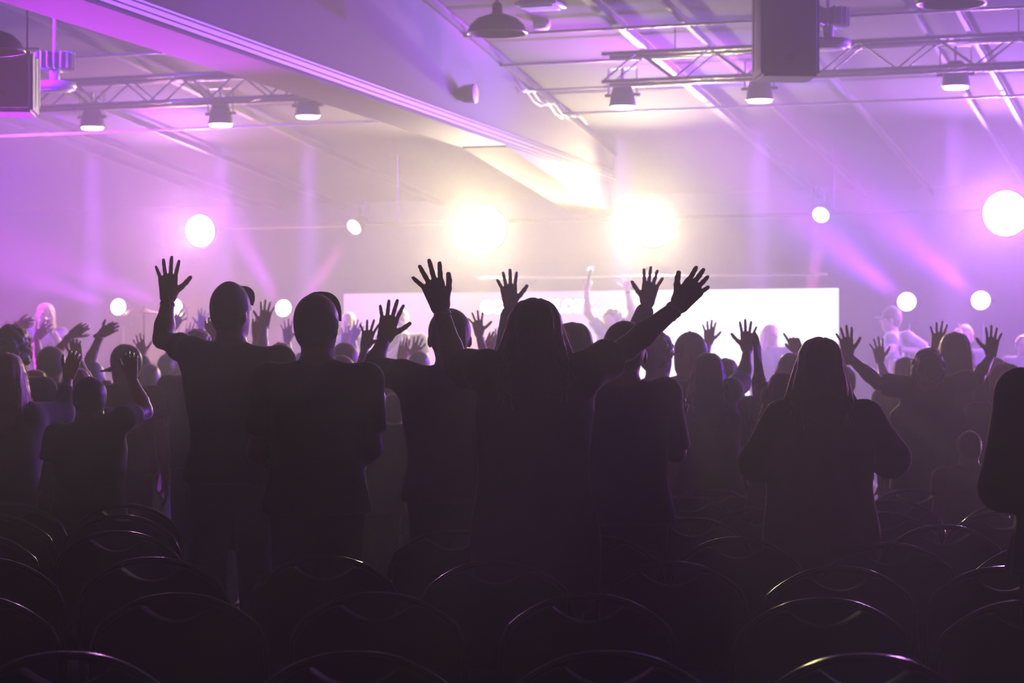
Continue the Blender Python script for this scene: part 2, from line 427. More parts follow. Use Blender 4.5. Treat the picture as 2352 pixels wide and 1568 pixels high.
def strand_mat(hm):
    n = hm.name + '_strands'
    if n in MATS: return MATS[n]
    m = bpy.data.materials.new(n); m.use_nodes = True; nt = m.node_tree; b = nt.nodes['Principled BSDF']; out = nt.nodes['Material Output']
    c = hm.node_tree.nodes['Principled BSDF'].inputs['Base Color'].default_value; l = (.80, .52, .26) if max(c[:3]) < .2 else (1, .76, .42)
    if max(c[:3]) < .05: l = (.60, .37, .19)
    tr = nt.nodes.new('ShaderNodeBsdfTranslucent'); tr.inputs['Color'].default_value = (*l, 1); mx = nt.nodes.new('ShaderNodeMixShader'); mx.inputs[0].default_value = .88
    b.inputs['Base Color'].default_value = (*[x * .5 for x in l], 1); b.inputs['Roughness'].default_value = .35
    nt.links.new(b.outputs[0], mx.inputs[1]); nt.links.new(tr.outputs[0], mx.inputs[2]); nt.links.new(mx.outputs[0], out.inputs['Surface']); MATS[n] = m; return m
H_DARK = hairm('dark_hair', (.03, .02, .016)); H_BROWN = hairm('brown_hair', (.11, .06, .035)); H_BLOND = hairm('blond_hair', (.34, .21, .10))
T_BLACK = cloth('black_cotton', (.022, .021, .024)); T_GREY = cloth('grey_cotton', (.055, .053, .053)); T_NAVY = cloth('navy_cotton', (.025, .028, .05))
T_BROWN = cloth('brown_cotton', (.08, .052, .04)); T_WHITE = cloth('white_cotton', (.26, .25, .25)); T_PURP = cloth('purple_cotton', (.06, .028, .08))
T_GREEN = cloth('olive_cotton', (.07, .075, .045)); T_DENIM = cloth('dark_denim', (.03, .035, .055)); T_RED = cloth('red_fleece', (.10, .03, .03)); T_SHOE = cloth('dark_canvas', (.03, .03, .03))
T_YEL = cloth('mustard_cotton', (.20, .13, .04)); T_DGREY = cloth('charcoal_cotton', (.03, .03, .031)); T_CAP = cloth('black_twill', (.02, .02, .022)); T_CAPG = cloth('grey_twill', (.05, .05, .055)); T_STRAP = cloth('light_webbing', (.55, .5, .48))

SPOTS = []
def person(label, d, top, arms=(None, None), yaw=0, floor=0.0, hair='short', hmat=None, shirt=None, trousers=None, skin=None,
           sleeve=.5, loose=1.0, wide=1.0, headw=1.0, cap=None, h=.0175, hh=.0056, height=None, group=None, lean=(0, 0), nod=0, bald=False,
           headyaw=None, hem=.47, skirt=False, face=False, shz=0, extras=None, hl=.26, name='person', hlw=1.0, dress=None, tilt=0):
    """top: pixel of the crown; arms: (image-left, image-right) = None or dict(e=(px,py,dy), w=(px,py,dy), hand=pose, dir=(px,py,dy), twist=deg)"""
    if d > 13.5 and floor == 0: hh = .0068
    hmat = hmat or H_DARK; shirt = shirt or T_BLACK; trousers = trousers or T_DENIM; skin = skin or SKIN
    P = at(top[0], top[1], d); zt = P.z - floor; root = Vector((P.x, P.y, floor)); H = height or min(max(zt, 1.0), 1.86)
    drop = H - zt                                   # knees bend a little when the crown sits lower than the standing height
    cw, sw = math.cos(yaw), math.sin(yaw)
    X = Vector((cw, sw, 0)); Y = Vector((-sw, cw, 0))          # right and front of the figure (front = +y for yaw 0)
    hy = yaw if headyaw is None else headyaw
    HX = Vector((math.cos(hy), math.sin(hy), 0)); HY = Vector((-math.sin(hy), math.cos(hy), 0))
    def L(x, y, z): return X * x + Y * y + Vector((0, 0, z))
    u = H / 1.72
    hc = Vector((0, 0, zt - .118 * u)) + HX * tilt * .02               # centre of the head
    nb = Vector((lean[0] * .6, lean[1] * .6, zt - .285 * u))   # base of the neck
    nb += L(0, -.015 * u, 0)
    shw = .182 * u * wide; shzz = zt - .315 * u + shz
    hipz = zt - .80 * u; cro = max(hipz - .07 * u, .3)
    wz = zt - .62 * u
    # ---- arms
    J = []
    for sd, A in zip((-1, 1), arms):
        s2 = sd if abs(yaw) < 1.6 else -sd           # which anatomical side stands on that side of the picture
        sh = L(s2 * shw, -.005, shzz) + Vector((lean[0] * .6, lean[1] * .6, 0))
        if A is None:
            e = sh + L(s2 * .055, -.02, -.285) * u; w = e + L(s2 * .015, .06, -.245) * u; hd = Vector((0, 0, -1)) + Y * .15; nm = X * s2 + Y * .2; pose = 'soft'; mir = s2 > 0
            hd_n = nm; 
            J.append((sd, sh, e, w, hd, nm, pose, (s2 > 0), 1.0)); continue
        if 's' in A: sh = at(A['s'][0], A['s'][1], d + (A['s'][2] if len(A['s']) > 2 else 0)) - root
        fs = 1 if abs(yaw) < 1.6 else -1
        lu, lf = .285 * u, .25 * u
        ed = A['e'][2] if len(A['e']) > 2 else None; wd = A['w'][2] if len(A['w']) > 2 else None
        if ed is None:
            q = at(A['e'][0], A['e'][1], d) - root - sh; ed = fs * A.get('es', 1) * math.sqrt(max(0, lu * lu - q.x ** 2 - q.z ** 2)) + sh.y
        e = at(A['e'][0], A['e'][1], d + ed) - root
        if wd is None:
            q = at(A['w'][0], A['w'][1], d + ed) - root - e; wd = ed + fs * A.get('ws', .8) * math.sqrt(max(0, lf * lf - q.x ** 2 - q.z ** 2))
        w = at(A['w'][0], A['w'][1], d + wd) - root; A = dict(A, wd=wd)
        if e.z > sh.z + .03: sh = sh + Vector((0, 0, .025)) - X * s2 * .015
        hd = at(A['dir'][0], A['dir'][1], d + A['wd'] + (A['dir'][2] if len(A['dir']) > 2 else 0)) - at(A['w'][0], A['w'][1], d + A['wd']) if 'dir' in A else (w - e).normalized()
        tw = math.radians(A.get('twist', 0)); nm = Vector((math.sin(tw), -math.cos(tw), 0))
        thumb_right = A.get('thumb', 1 if sd < 0 else -1) > 0
        J.append((sd, sh, e, w, hd, nm, A.get('hand', 'open'), not thumb_right, A.get('size', 1.0)))
    lo = [-.30, -.28, -.02]; hi = [.30, .28, zt + .02]
    for j in J:
        for p in (j[1], j[2], j[3]):
            for i in range(3): lo[i] = min(lo[i], p[i] - .08); hi[i] = max(hi[i], p[i] + .08)
    # ---- body: one continuous surface
    f = Field(lo, hi, h)
    hr = (.074 * u * headw, .093 * u, .112 * u)
    def HP(x, y, z): return hc + (HX * x + HY * y) * u + Vector((0, 0, z * u))
    HM = np.array((HX, HY, (0, 0, 1))).T
    f.ell(HP(0, -.006, .022), (hr[0], hr[1], .096 * u), .01, HM)
    f.ell(HP(0, .022, -.045), (.058 * u * headw, .066 * u, .075 * u), .03, HM)
    f.ell(HP(0, .052, -.088), (.026 * u, .026 * u, .022 * u), .03, HM)
    if face or h < .012:
        f.cone(HP(0, .086, .008), HP(0, .108, -.024), .008 * u, .0125 * u, .012)
        f.cone(HP(-.03, .078, .022), HP(.03, .078, .022), .012 * u, .012 * u, .012)
        f.cone(HP(-.018, .084, -.058), HP(.018, .084, -.058), .008 * u, .008 * u, .012)
    for q in (-1, 1):
        f.ell(HP(q * .076 * headw, -.012, -.012), (.010 * u, .020 * u, .031 * u), .006, HM)
    f.cone(HP(0, -.018, -.06), nb - Vector((0, 0, .03)), .052 * u * (.9 + .1 * wide), .060 * u, .03)
    def tors(g, inf, hemz, k, wob=None):
        a = [(hemz, 0, 0, .158 * u + inf * 1.6, .105 * u + inf * 1.6), (hipz, 0, -.005, .165 * u + inf * 1.5, .112 * u + inf * 1.4), (wz, 0, .0, .135 * u * (.75 + .25 * wide) + inf * 1.5, .095 * u + inf * 1.3),
             (shzz - .14 * u, 0, .012, .160 * u * wide + inf, .112 * u + inf), (shzz - .03 * u, 0, .0, .165 * u * wide + inf * .8, .092 * u + inf * .6), (shzz + .045 * u, 0, -.008, .105 * u + inf * .3, .058 * u + inf * .3), (shzz + .085 * u, 0, -.012, .050 * u, .045 * u)]
        a = [(z, (L(x, y, 0).x) + lean[0] * max(0, (z - hipz)) , (L(x, y, 0).y) + lean[1] * max(0, (z - hipz)), p, q) for z, x, y, p, q in sorted(a)]
        g.loft(a, yaw, k, 2.4, wob)
        for j in J: g.cone(nb + Vector((0, 0, -.045 * u)), j[1], .052 * u + inf * .4, .056 * u + inf * .5, .05)
    tors(f, -.006, hipz - .05, .03)
    for sd, sh, e, w, hd, nm, pose, mir, sz in J:
        f.cone(sh, e, .050 * u, .040 * u, .03); f.cone(e, e + (w - e) * .35, .041 * u, .041 * u, .02); f.cone(e + (w - e) * .3, w + (w - e).normalized() * .01, .041 * u, .0265 * u, .02)
    feet = []
    for q in (-1, 1):
        hp = L(q * .085 * u, 0, hipz - .02); kn = L(q * .095 * u, .02 + drop * .8, max(.27 * H, .2)); an = L(q * .10 * u, -.03, .075)
        feet.append((q, hp, kn, an)); f.cone(hp, kn, .082 * u, .056 * u, .03); f.cone(kn, an, .055 * u, .036 * u, .02); f.cone(an + Vector((0, 0, -.03)), an + L(0, .13, -.045), .034, .03, .02)
    parts = [f.mesh()]
    for sd, sh, e, w, hd, nm, pose, mir, sz in J:
        if pose: parts.append(hand_at(pose, True, w, hd, nm, mir, .108 * H * sz, hh if arms[0 if sd < 0 else 1] else max(hh, .008)))
    me = to_mesh('person', parts); body = link(name, me, skin, None, True); body.location = root
    # ---- shirt
    g = Field([lo[0], lo[1], 0], [hi[0], hi[1], hi[2]], h)
    inf = .012 + .016 * loose; hemz = zt - hem * H if hem < .9 else zt - hem
    hemz = max(hemz, .2)
    tors(g, inf, hemz, .03, (.02 * loose, 7, 9, d))
    for sd, sh, e, w, hd, nm, pose, mir, sz in J:
        if sleeve <= 0: continue
        ax = (e - sh)
        if sleeve <= 1:
            p = sh + ax * sleeve; g.cone(sh, p, .048 * u + inf * .55, .041 * u + inf * .88, .016, hem=True)
        else:
            t = min(sleeve - 1, .97); p = e + (w - e) * t
            g.cone(sh, e, .050 * u + inf * .7, .043 * u + inf * .8, .025); g.cone(e, p, .043 * u + inf * .8, .032 * u + inf * .5, .02)
    if extras and 'hood' in extras: g.ell(nb + L(0, -.06, .0), (.12 * u, .075 * u, .065 * u), .03, np.array((X, Y, (0, 0, 1))).T); 
    sm_ = link('jacket' if sleeve > 1 and loose > 1.2 else 'shirt', to_mesh('shirt', [g.mesh()]), shirt, body, True)
    # ---- trousers and shoes
    t = Field([-.30, -.28, .03], [.30, .40, hipz + .12], .024)
    t.loft([(cro - .03, 0, 0, .10 * u, .075 * u), (hipz, 0, 0, .172 * u, .120 * u), (hipz + .09, 0, 0, .15 * u, .105 * u)], yaw, .03)
    for q, hp, kn, an in feet: t.cone(hp, kn, .094 * u, .070 * u, .03); t.cone(kn, an + Vector((0, 0, .02)), .068 * u, .058 * u, .02)
    link('trousers', to_mesh('trousers', [t.mesh()]), trousers, body, True)
    t = Field([-.3, -.28, 0], [.3, .40, .16], .018)
    for q, hp, kn, an in feet: t.cone(an + L(0, -.02, -.025), an + L(0, .15, -.042), .046, .034, .02); t.cone(an, an + Vector((0, 0, .03)), .042, .042, .02)
    t.cut((0, 0, -1), (0, 0, 0.001))
    link('shoes', to_mesh('shoes', [t.mesh()]), T_SHOE, body, True)
    # ---- hair
    if hair:
        hb = (.009 if h < .012 else .0115) if hair not in ('curly', 'afro') else .0075
        k = Field(hc - Vector((.24, .24, .62)), hc + Vector((.24, .24, .20)), hb)
        def back(z): return HY * (-.03 * u) + Vector((0, 0, z))
        if hair == 'short':
            k.ell(HP(0, -.014, .028), (hr[0] + .008, hr[1] + .006, .100 * u), .01, HM); k.ell(HP(0, -.045, -.02), (.066 * u * headw, .056 * u, .07 * u), .02, HM)
            k.cut(tuple(HY * .95 + Vector((0, 0, -.35))), tuple(HP(0, .052, .03))); k.cut((0, 0, -1), tuple(HP(0, 0, -.078)))
        elif hair in ('curly', 'afro'):
            R = 1.18 if hair == 'curly' else 1.4
            rg = random.Random(int(top[0])); k.ell(HP(0, -.02, .025), (hr[0] * R, hr[1] * R * .98, .105 * u * R * .97), .01, HM)
            for _ in range(260):
                a, b = rg.uniform(0, 6.28), rg.uniform(-.5, 1.4)
                k.ell(HP(0, -.02, .02) + (HX * math.cos(a) * math.cos(b) * hr[0] * R + HY * math.sin(a) * math.cos(b) * hr[1] * R) + Vector((0, 0, math.sin(b) * .1 * u * R)), (rg.uniform(.009, .017),) * 3, .006)
            k.cut(tuple(HY * .9 + Vector((0, 0, -.4))), tuple(HP(0, .055, .035)))
        elif hair in ('long', 'straight', 'bob', 'wavy'):
            ln = hl * u; wv = hlw
            c0 = Vector(hc); rows = []
            for z, a, b, yy in ((.125, .012, .012, -.01), (.118, .040, .050, -.01), (.10, .063, .076, -.012), (.06, .083, .096, -.012), (.0, .091, .097, -.02), (-.07, .095 * wv, .085, -.035), (-.14, .102 * wv, .075, -.05), (-ln * .85, .105 * wv, .062, -.065), (-ln, .094 * wv, .045, -.07)):
                if z < -ln: continue
                q = HY * (yy * u); rows.append((c0.z + z * u, c0.x + q.x, c0.y + q.y, a * u * headw, b * u))
            rows = sorted(rows)
            k.loft(rows, hy, .01, 2.1, (.035, 11, 6 if hair == 'long' else 2, d * 3))
            # open the front for the face and part the crown
            k.ell(HP(0, .095, -.06), (.066 * u * headw, .095 * u, .115 * u), 0, HM, sub=True)
            k.ell(HP(0, .12, -.25), (.085 * u, .13 * u, .2 * u), 0, HM, sub=True)
            k.ell(HP(.012, -.02, .132), (.006, .12, .012), 0, HM, sub=True)
            for s3 in (-1, 1):       # side locks over the shoulders
                k.cone(HP(s3 * .078 * headw, .01, .0), HP(s3 * .105 * headw * wv, -.0, -ln * .55), .022 * u, .024 * u, .02); k.cone(HP(s3 * .105 * headw * wv, 0, -ln * .55), HP(s3 * .10 * headw * wv, .01, -ln * 1.06), .023 * u, .007 * u, .02)
        elif hair == 'bun':
            k.ell(HP(0, -.014, .026), (hr[0] + .007, hr[1] + .006, .100 * u), .01, HM); k.ell(HP(0, -.045, -.02), (.066 * u * headw, .056 * u, .07 * u), .02, HM)
            k.ell(HP(0, -.10, .05), (.038 * u,) * 3, .012); k.cut(tuple(HY * .95 + Vector((0, 0, -.35))), tuple(HP(0, .052, .03)))
        elif hair == 'ponytail':
            k.ell(HP(0, -.014, .026), (hr[0] + .008, hr[1] + .007, .100 * u), .01, HM); k.ell(HP(0, -.045, -.02), (.066 * u * headw, .056 * u, .07 * u), .02, HM)
            k.cut(tuple(HY * .95 + Vector((0, 0, -.35))), tuple(HP(0, .052, .03))); k.cone(HP(0, -.105, .03), HP(0, -.13, -.05), .022 * u, .034 * u, .02); k.cone(HP(0, -.13, -.05), HP(.01, -.12, -.24), .034 * u, .010 * u, .02)
        hv, hq = k.mesh(); ho = link('hair', to_mesh('hair', [(hv, hq)]), hmat, body, True)
        sides = [i for i in range(len(hv)) if abs((Vector(hv[i].tolist()) - hc).dot(HY)) < .05 * u and hv[i][2] > hc.z - .02 or abs((Vector(hv[i].tolist()) - hc).dot(HX)) > .075 * u] if len(hv) else []
        if len(sides) and not cap:
            rg = random.Random(int(top[0]) + 5); longh = hair in ('long', 'straight', 'wavy', 'bob'); vs_, qs_ = [], []
            hero = h < .012; nst = (420 if longh else 240) if hero else (300 if longh else (400 if hair == 'afro' else 140))
            if floor > 0: nst //= 2
            th = .0005 if hero else .0011
            for i in rg.sample(sides, min(len(sides), nst)):
                p = Vector(hv[i].tolist()); o = p - hc; o.z *= .3; o.normalize(); ln_ = rg.uniform(.03, .08) if longh else (rg.uniform(.015, .035) if hair == 'afro' else rg.uniform(.005, .010))
                dv = (o * rg.uniform(.05, .28) + Vector((rg.uniform(-.2, .2), rg.uniform(-.2, .2), -1))).normalized() if longh else (o * .6 + Vector((rg.uniform(-.6, .6), rg.uniform(-.6, .6), rg.uniform(-.5, .6)))).normalized()
                q0 = p - o * .002; b_ = len(vs_); sd_ = HX * th
                for st in range(4):
                    t_ = st / 3; c_ = q0 + dv * ln_ * t_ + o * (.007 if longh else .003) * math.sin(t_ * 2.8); w_ = 1 - .7 * t_
                    vs_ += [tuple(c_ - sd_ * w_), tuple(c_ + sd_ * w_), tuple(c_ + HY * 1.5 * th * w_)]
                for st in range(3):
                    for a_ in range(3): qs_.append((b_ + st * 3 + a_, b_ + st * 3 + (a_ + 1) % 3, b_ + st * 3 + 3 + (a_ + 1) % 3, b_ + st * 3 + 3 + a_))
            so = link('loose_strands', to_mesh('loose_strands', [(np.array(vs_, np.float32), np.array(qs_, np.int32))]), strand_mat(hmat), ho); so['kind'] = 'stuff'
    # ---- cap
    if cap:
        cy_ = math.radians(cap.get('yaw', 0)) + hy; CX = Vector((math.cos(cy_), math.sin(cy_), 0)); CYv = Vector((-math.sin(cy_), math.cos(cy_), 0))
        tl = cap.get('tilt', 0); CZ = (Vector((0, 0, 1)) - CYv * tl).normalized(); CF = (CYv + Vector((0, 0, tl))).normalized(); CM = np.array((CX, CF, CZ)).T
        def CP(x, y, z): return hc + (CX * x + CF * y + CZ * z) * u
        c = Field(hc - Vector((.26, .26, .16)), hc + Vector((.26, .26, .22)), .008); zc = cap.get('z', .012)
        c.ell(CP(0, -.012, zc + .012), (.082 * u * headw, .100 * u, .116 * u), .01, CM); c.cut(tuple(-CZ), tuple(CP(0, 0, zc)))
        co = link('cap', to_mesh('cap', [c.mesh()]), cap.get('mat', T_CAP), body, True)
        up_ = cap.get('brim', 0); BF = (CF * math.cos(up_) + CZ * math.sin(up_)).normalized(); BZ = (CZ * math.cos(up_) - CF * math.sin(up_)).normalized(); b0 = CP(0, .062, zc + .004)
        bm = bmesh.new(); A_, L_ = .079 * u * headw, .098 * u * cap.get('bl', 1); layers = []
        for off in (.0025, -.0025):
            rows_ = []
            for rr in (.0, .35, .65, .88, 1.0):
                row = []
                for i in range(15):
                    th_ = math.pi * (i / 14 - .5); cx_, sx_ = math.cos(th_), math.sin(th_); ex = 2 / 2.8
                    X_ = math.copysign(abs(sx_) ** ex, sx_) * A_ * (.86 + .14 * rr); Y_ = abs(cx_) ** ex * L_ * rr
                    row.append(bm.verts.new(b0 + CX * X_ + BF * Y_ + BZ * (off + .010 - .020 * (X_ / A_) ** 2)))
                rows_.append(row)
            layers.append(rows_)
            for r0_, r1_ in zip(rows_[:-1], rows_[1:]):
                for i in range(14): bm.faces.new((r0_[i], r0_[i + 1], r1_[i + 1], r1_[i]))
        t_, q_ = layers
        for i in range(14): bm.faces.new((t_[-1][i], t_[-1][i + 1], q_[-1][i + 1], q_[-1][i])); bm.faces.new((t_[0][i], t_[0][i + 1], q_[0][i + 1], q_[0][i]))
        obj('brim', bm, cap.get('mat', T_CAP), co, True)
        bm = bmesh.new(); lathe(bm, [(0, .006), (.006, .004), (.008, 0), (0, 0)], 10, Matrix.Translation(CP(0, -.012, zc + .126)) @ CZ.to_track_quat('Z', 'Y').to_matrix().to_4x4()); obj('button', bm, cap.get('mat', T_CAP), co, True)
    # ---- face of those who look our way
    if face:
        for q in (-1, 1):
            bm = bmesh.new(); bmesh.ops.create_uvsphere(bm, u_segments=12, v_segments=8, radius=1, matrix=Matrix.Translation(HP(q * .031, .079, .004)) @ Matrix(((HX.x, HY.x, 0), (HX.y, HY.y, 0), (0, 0, 1))).to_4x4() @ Matrix.Diagonal((.013 * u, .010 * u, .007 * u, 1))); obj('eye', bm, mat('eye_dark', (.05, .035, .03), .2), body, True)
            bm = bmesh.new(); tube(bm, [HP(q * .016, .090, .026), HP(q * .032, .088, .031), HP(q * .048, .076, .025)], [.002, .0042, .002], 6); obj('eyebrow', bm, hmat, body, True)
        bm = bmesh.new(); tube(bm, [HP(-.026, .079, -.054), HP(-.010, .092, -.057), HP(.010, .092, -.057), HP(.026, .079, -.054)], [.002, .0065, .0065, .002], 8); obj('mouth', bm, mat('lips', (.35, .10, .10), .4), body, True)
    # ---- worn details
    for sd, sh, e, w, hd, nm, pose, mir, sz in J:
        A = arms[0 if sd < 0 else 1]
        if A and A.get('band'):
            bm = bmesh.new(); ax = (w - e).normalized(); nb_ = A['band']
            c0 = w - ax * .018; lathe(bm, [(.028 * u, -.008), (.0325 * u, -.006), (.0325 * u, .006), (.028 * u, .008), (.027 * u, 0)], 16, Matrix.Translation(c0) @ ax.to_track_quat('Z', 'Y').to_matrix().to_4x4())
            if nb_ == 'watch': box(bm, c0 - Vector((0, .031 * u, 0)), .034, .012, .034, None, .003)
            obj('watch' if nb_ == 'watch' else 'bracelet', bm, M_BLACK if nb_ == 'watch' else M_CHROME, body, True)
    SPOTS.append((label, root.x, root.y))
    body['label'] = label; body['category'] = 'person'
    if group: body['group'] = group
    return body, dict(root=root, hc=hc, u=u, X=X, Y=Y, J=J, HP=HP, HX=HX, HY=HY, zt=zt)
# ------------------------------------------------------------------ bulkhead hung under the roof
A0, A1 = at(215, 0, 0), None
ZB = CAMH + 2.0
pa = Vector((-2.313, 12.05, ZB)); pb = Vector((1.07, 23.8, ZB)); da = (pb - pa).normalized(); na = Vector((da.y, -da.x, 0))
near, far = pa - da * 4, pb + da * .15
bm = bmesh.new()
def sect(p, w, zb): 
    s = p.dot(V); zt = roof_z(s) - .02
    return [bm.verts.new(Vector((q.x, q.y, z))) for q, z in ((p, zb), (p, zt), (p - na * w, zt), (p - na * w, zb))]
a, b = sect(near, .46, ZB), sect(far, .46, ZB)
bm.faces.new(a); bm.faces.new(b[::-1])
for k in range(4): bm.faces.new((a[k], b[k], b[(k + 1) % 4], a[(k + 1) % 4]))
bulk = struct(obj('wall_bulkhead', bm, M_PLY))
bm = bmesh.new(); 
bar(bm, near - na * .23 - Vector((0, 0, .011)), far - na * .23 - Vector((0, 0, .011)), .46, .02)
obj('soffit', bm, M_GYP, bulk)
for k, (zo, w, h, no) in enumerate([(.012, .03, .022, .012), (.05, .02, .030, .010), (.085, .012, .014, .006)]):
    bm = bmesh.new(); o = na * no + Vector((0, 0, zo)); bar(bm, near + o, far + o, w, h); obj('rail', bm, M_ALU, bulk)
# sloping haunch under the far end
bm = bmesh.new()
h0 = pa + da * ((at(1145, 330, 20.0) - pa).dot(da)); L = (far - h0).length
def hs(p, zb): return [bm.verts.new(Vector((q.x, q.y, z))) for q, z in ((p - na * .02, zb), (p - na * .02, ZB - .02), (p - na * .44, ZB - .02), (p - na * .44, zb))]
a, b = hs(h0, ZB - .03), hs(far, ZB - .38)
bm.faces.new(a); bm.faces.new(b[::-1])
for k in range(4): bm.faces.new((a[k], b[k], b[(k + 1) % 4], a[(k + 1) % 4]))
obj('haunch', bm, M_GYP, bulk)

# ------------------------------------------------------------------ screen
pl = at(790, 674, on_plane(790, 22.0)); pr = at(1926, 662, on_plane(1926, 22.0))
zt = (pl.z + pr.z) / 2; zb = CAMH + (YH - 990) / F * 22.6
W_ = (Vector((pr.x, pr.y, 0)) - Vector((pl.x, pl.y, 0))).length; H_ = zt - zb
scr = empty('led_screen', ((pl.x + pr.x) / 2, (pl.y + pr.y) / 2, zb), -AX)
sm = bpy.data.materials.new('led_image'); sm.use_nodes = True; nt = sm.node_tree; b = nt.nodes['Principled BSDF']
tc = nt.nodes.new('ShaderNodeTexCoord'); sp = nt.nodes.new('ShaderNodeSeparateXYZ')
nz = nt.nodes.new('ShaderNodeTexNoise'); nz.inputs['Scale'].default_value = 1.1; nz.inputs['Detail'].default_value = 1
mp = nt.nodes.new('ShaderNodeMapRange'); mp.inputs['From Min'].default_value = -W_ / 2; mp.inputs['From Max'].default_value = W_ / 2
ad = nt.nodes.new('ShaderNodeMath'); ad.operation = 'MULTIPLY_ADD'; ad.inputs[1].default_value = .12
rp = nt.nodes.new('ShaderNodeValToRGB'); cr = rp.color_ramp
stops = [(0, (.78, .40, .80)), (.13, (.86, .45, .98)), (.22, (.88, .42, .62)), (.28, (.85, .40, .45)), (.38, (.72, .44, .72)), (.47, (.56, .42, 1.0)), (.56, (.74, .70, 1.05)), (.62, (1.1, 1.1, 1.2)), (1, (1.3, 1.35, 1.45))]
cr.elements[0].position, cr.elements[0].color = stops[0][0], (*stops[0][1], 1)
cr.elements[1].position, cr.elements[1].color = stops[-1][0], (*stops[-1][1], 1)
for p_, c_ in stops[1:-1]:
    e = cr.elements.new(p_); e.color = (*c_, 1)
nt.links.new(tc.outputs['Object'], sp.inputs[0]); nt.links.new(tc.outputs['Object'], nz.inputs['Vector'])
nt.links.new(sp.outputs['X'], mp.inputs['Value']); nt.links.new(nz.outputs['Fac'], ad.inputs[0]); nt.links.new(mp.outputs[0], ad.inputs[2])
sb = nt.nodes.new('ShaderNodeMath'); sb.operation = 'SUBTRACT'; sb.inputs[1].default_value = .06
nt.links.new(ad.outputs[0], sb.inputs[0]); nt.links.new(sb.outputs[0], rp.inputs['Fac'])
nt.links.new(rp.outputs['Color'], b.inputs['Emission Color']); b.inputs['Emission Strength'].default_value = 1.0
b.inputs['Base Color'].default_value = (.02, .02, .02, 1)
bm = bmesh.new(); box(bm, (0, 0, H_ / 2), W_, .012, H_); obj('display_panel', bm, sm, scr)
bm = bmesh.new(); box(bm, (0, .06, H_ / 2), W_ - .02, .1, H_ - .02, None, .01); obj('cabinet', bm, M_BLACK, scr)
for sx in (-1, 1):
    bm = bmesh.new(); x = sx * (W_ / 2 - .5)
    bar(bm, (x, .14, .3 - zb), (x, .14, H_ * .8), .06); bar(bm, (x, -.15, .316 - zb), (x, .55, .316 - zb), .06, .03); bar(bm, (x, .5, .32 - zb), (x, .14, H_ * .5), .04)
    obj('support_leg', bm, M_BLACK, scr)
cu = bpy.data.curves.new('lyrics', 'FONT'); cu.body = 'GOD OF GLORY,'; cu.size = .205; cu.extrude = .002; cu.align_x = 'LEFT'; cu.space_character = 1.02
cu.offset = .012
to = bpy.data.objects.new('tmp', cu); COL.objects.link(to); dg = bpy.context.evaluated_depsgraph_get()
me = bpy.data.meshes.new_from_object(to.evaluated_get(dg)); bpy.data.objects.remove(to)
ly = link('lyric_text', me, mat('lit_lyrics', (1, 1, 1), .5, emit=(1, 1, 1), estr=12), scr)
lx = on_plane(1106, 22.0); lp = at(1106, 717, lx)
ly.location = ((lp - Vector(scr.location)).dot(U), -.012, lp.z - zb); ly.rotation_euler = (math.pi / 2, 0, 0)
wx = me.vertices and max(v.co.x for v in me.vertices); sc = ((at(1372, 700, on_plane(1372, 22.0)) - lp).dot(U)) / wx; ly.scale = (sc, sc, 1)
tag(scr, 'wide LED screen behind the band, fading from pink to white, with white lyrics', 'screen')
# thin pipe above the screen
bm = bmesh.new(); p0, p1 = at(1100, 643, on_plane(1100, 21.9)), at(1900, 626, on_plane(1900, 21.9)); z = (p0.z + p1.z) / 2
p0.z = p1.z = z; tube(bm, [p0, p1], .012, 8)
ppipe = obj('screen_pipe', bm, M_ALU); tag(ppipe, 'thin horizontal pipe strung above the LED screen', 'pipe')
# ------------------------------------------------------------------ trusses, lamps, loudspeakers
DOWN = Vector((0, 0, -1))
def truss(px0, px1, label):
    zt_ = CAMH + 2.4; S_T = 18.0
    p0, p1 = at(px0, 0, on_plane(px0, S_T)), at(px1, 0, on_plane(px1, S_T))
    r0, r1 = p0.dot(U), p1.dot(U); t = empty('lighting_truss', hall((r0 + r1) / 2, S_T, zt_), -AX); tag(t, label, 'truss')
    L = abs(r1 - r0) / 2; w = .12
    for y in (-w, w):
        for z in (0, 2 * w):
            bm = bmesh.new(); tube(bm, [(-L, y, z), (L, y, z)], .018, 8); obj('chord', bm, M_BLKALU, t, True)
    n = int(2 * L / .30); st = 2 * L / n; me = None
    for k in range(n):
        for y in (-w, w):
            x = -L + k * st; up = (k % 2 == 0)
            bm = bmesh.new(); tube(bm, [(-st / 2, 0, -w if up else w), (st / 2, 0, w if up else -w)], .008, 6)
            if k < 2 and y < 0:
                o = obj('brace', bm, M_BLKALU, t); (BR.__setitem__(up, o.data))
            else:
                bm.free(); o = link('brace', BR[up], None, t)
            o.location = (x + st / 2, y, w)
        bm = bmesh.new(); tube(bm, [(-st / 2, -w if up else w, 0), (st / 2, w if up else -w, 0)], .008, 6); o = obj('brace', bm, M_BLKALU, t); o.location = (x + st / 2, 0, 0)
    for x in (-L * .7, L * .7):
        p = t.location + U * x; bm = bmesh.new(); tube(bm, [(x, 0, 2 * w), (x, 0, roof_z(p.dot(V)) - zt_ - .02)], .006, 6); obj('hanging_cable', bm, M_BLACK, t)
    return t
BR = {}
M_BLKALU = mat('dark_aluminium', (.13, .125, .13), .35, metal=.8)
truss(-160, 770, 'dark lattice truss hung under the roof, left of the bulkhead')
truss(1392, 2520, 'dark lattice truss hung under the roof, right of the bulkhead')

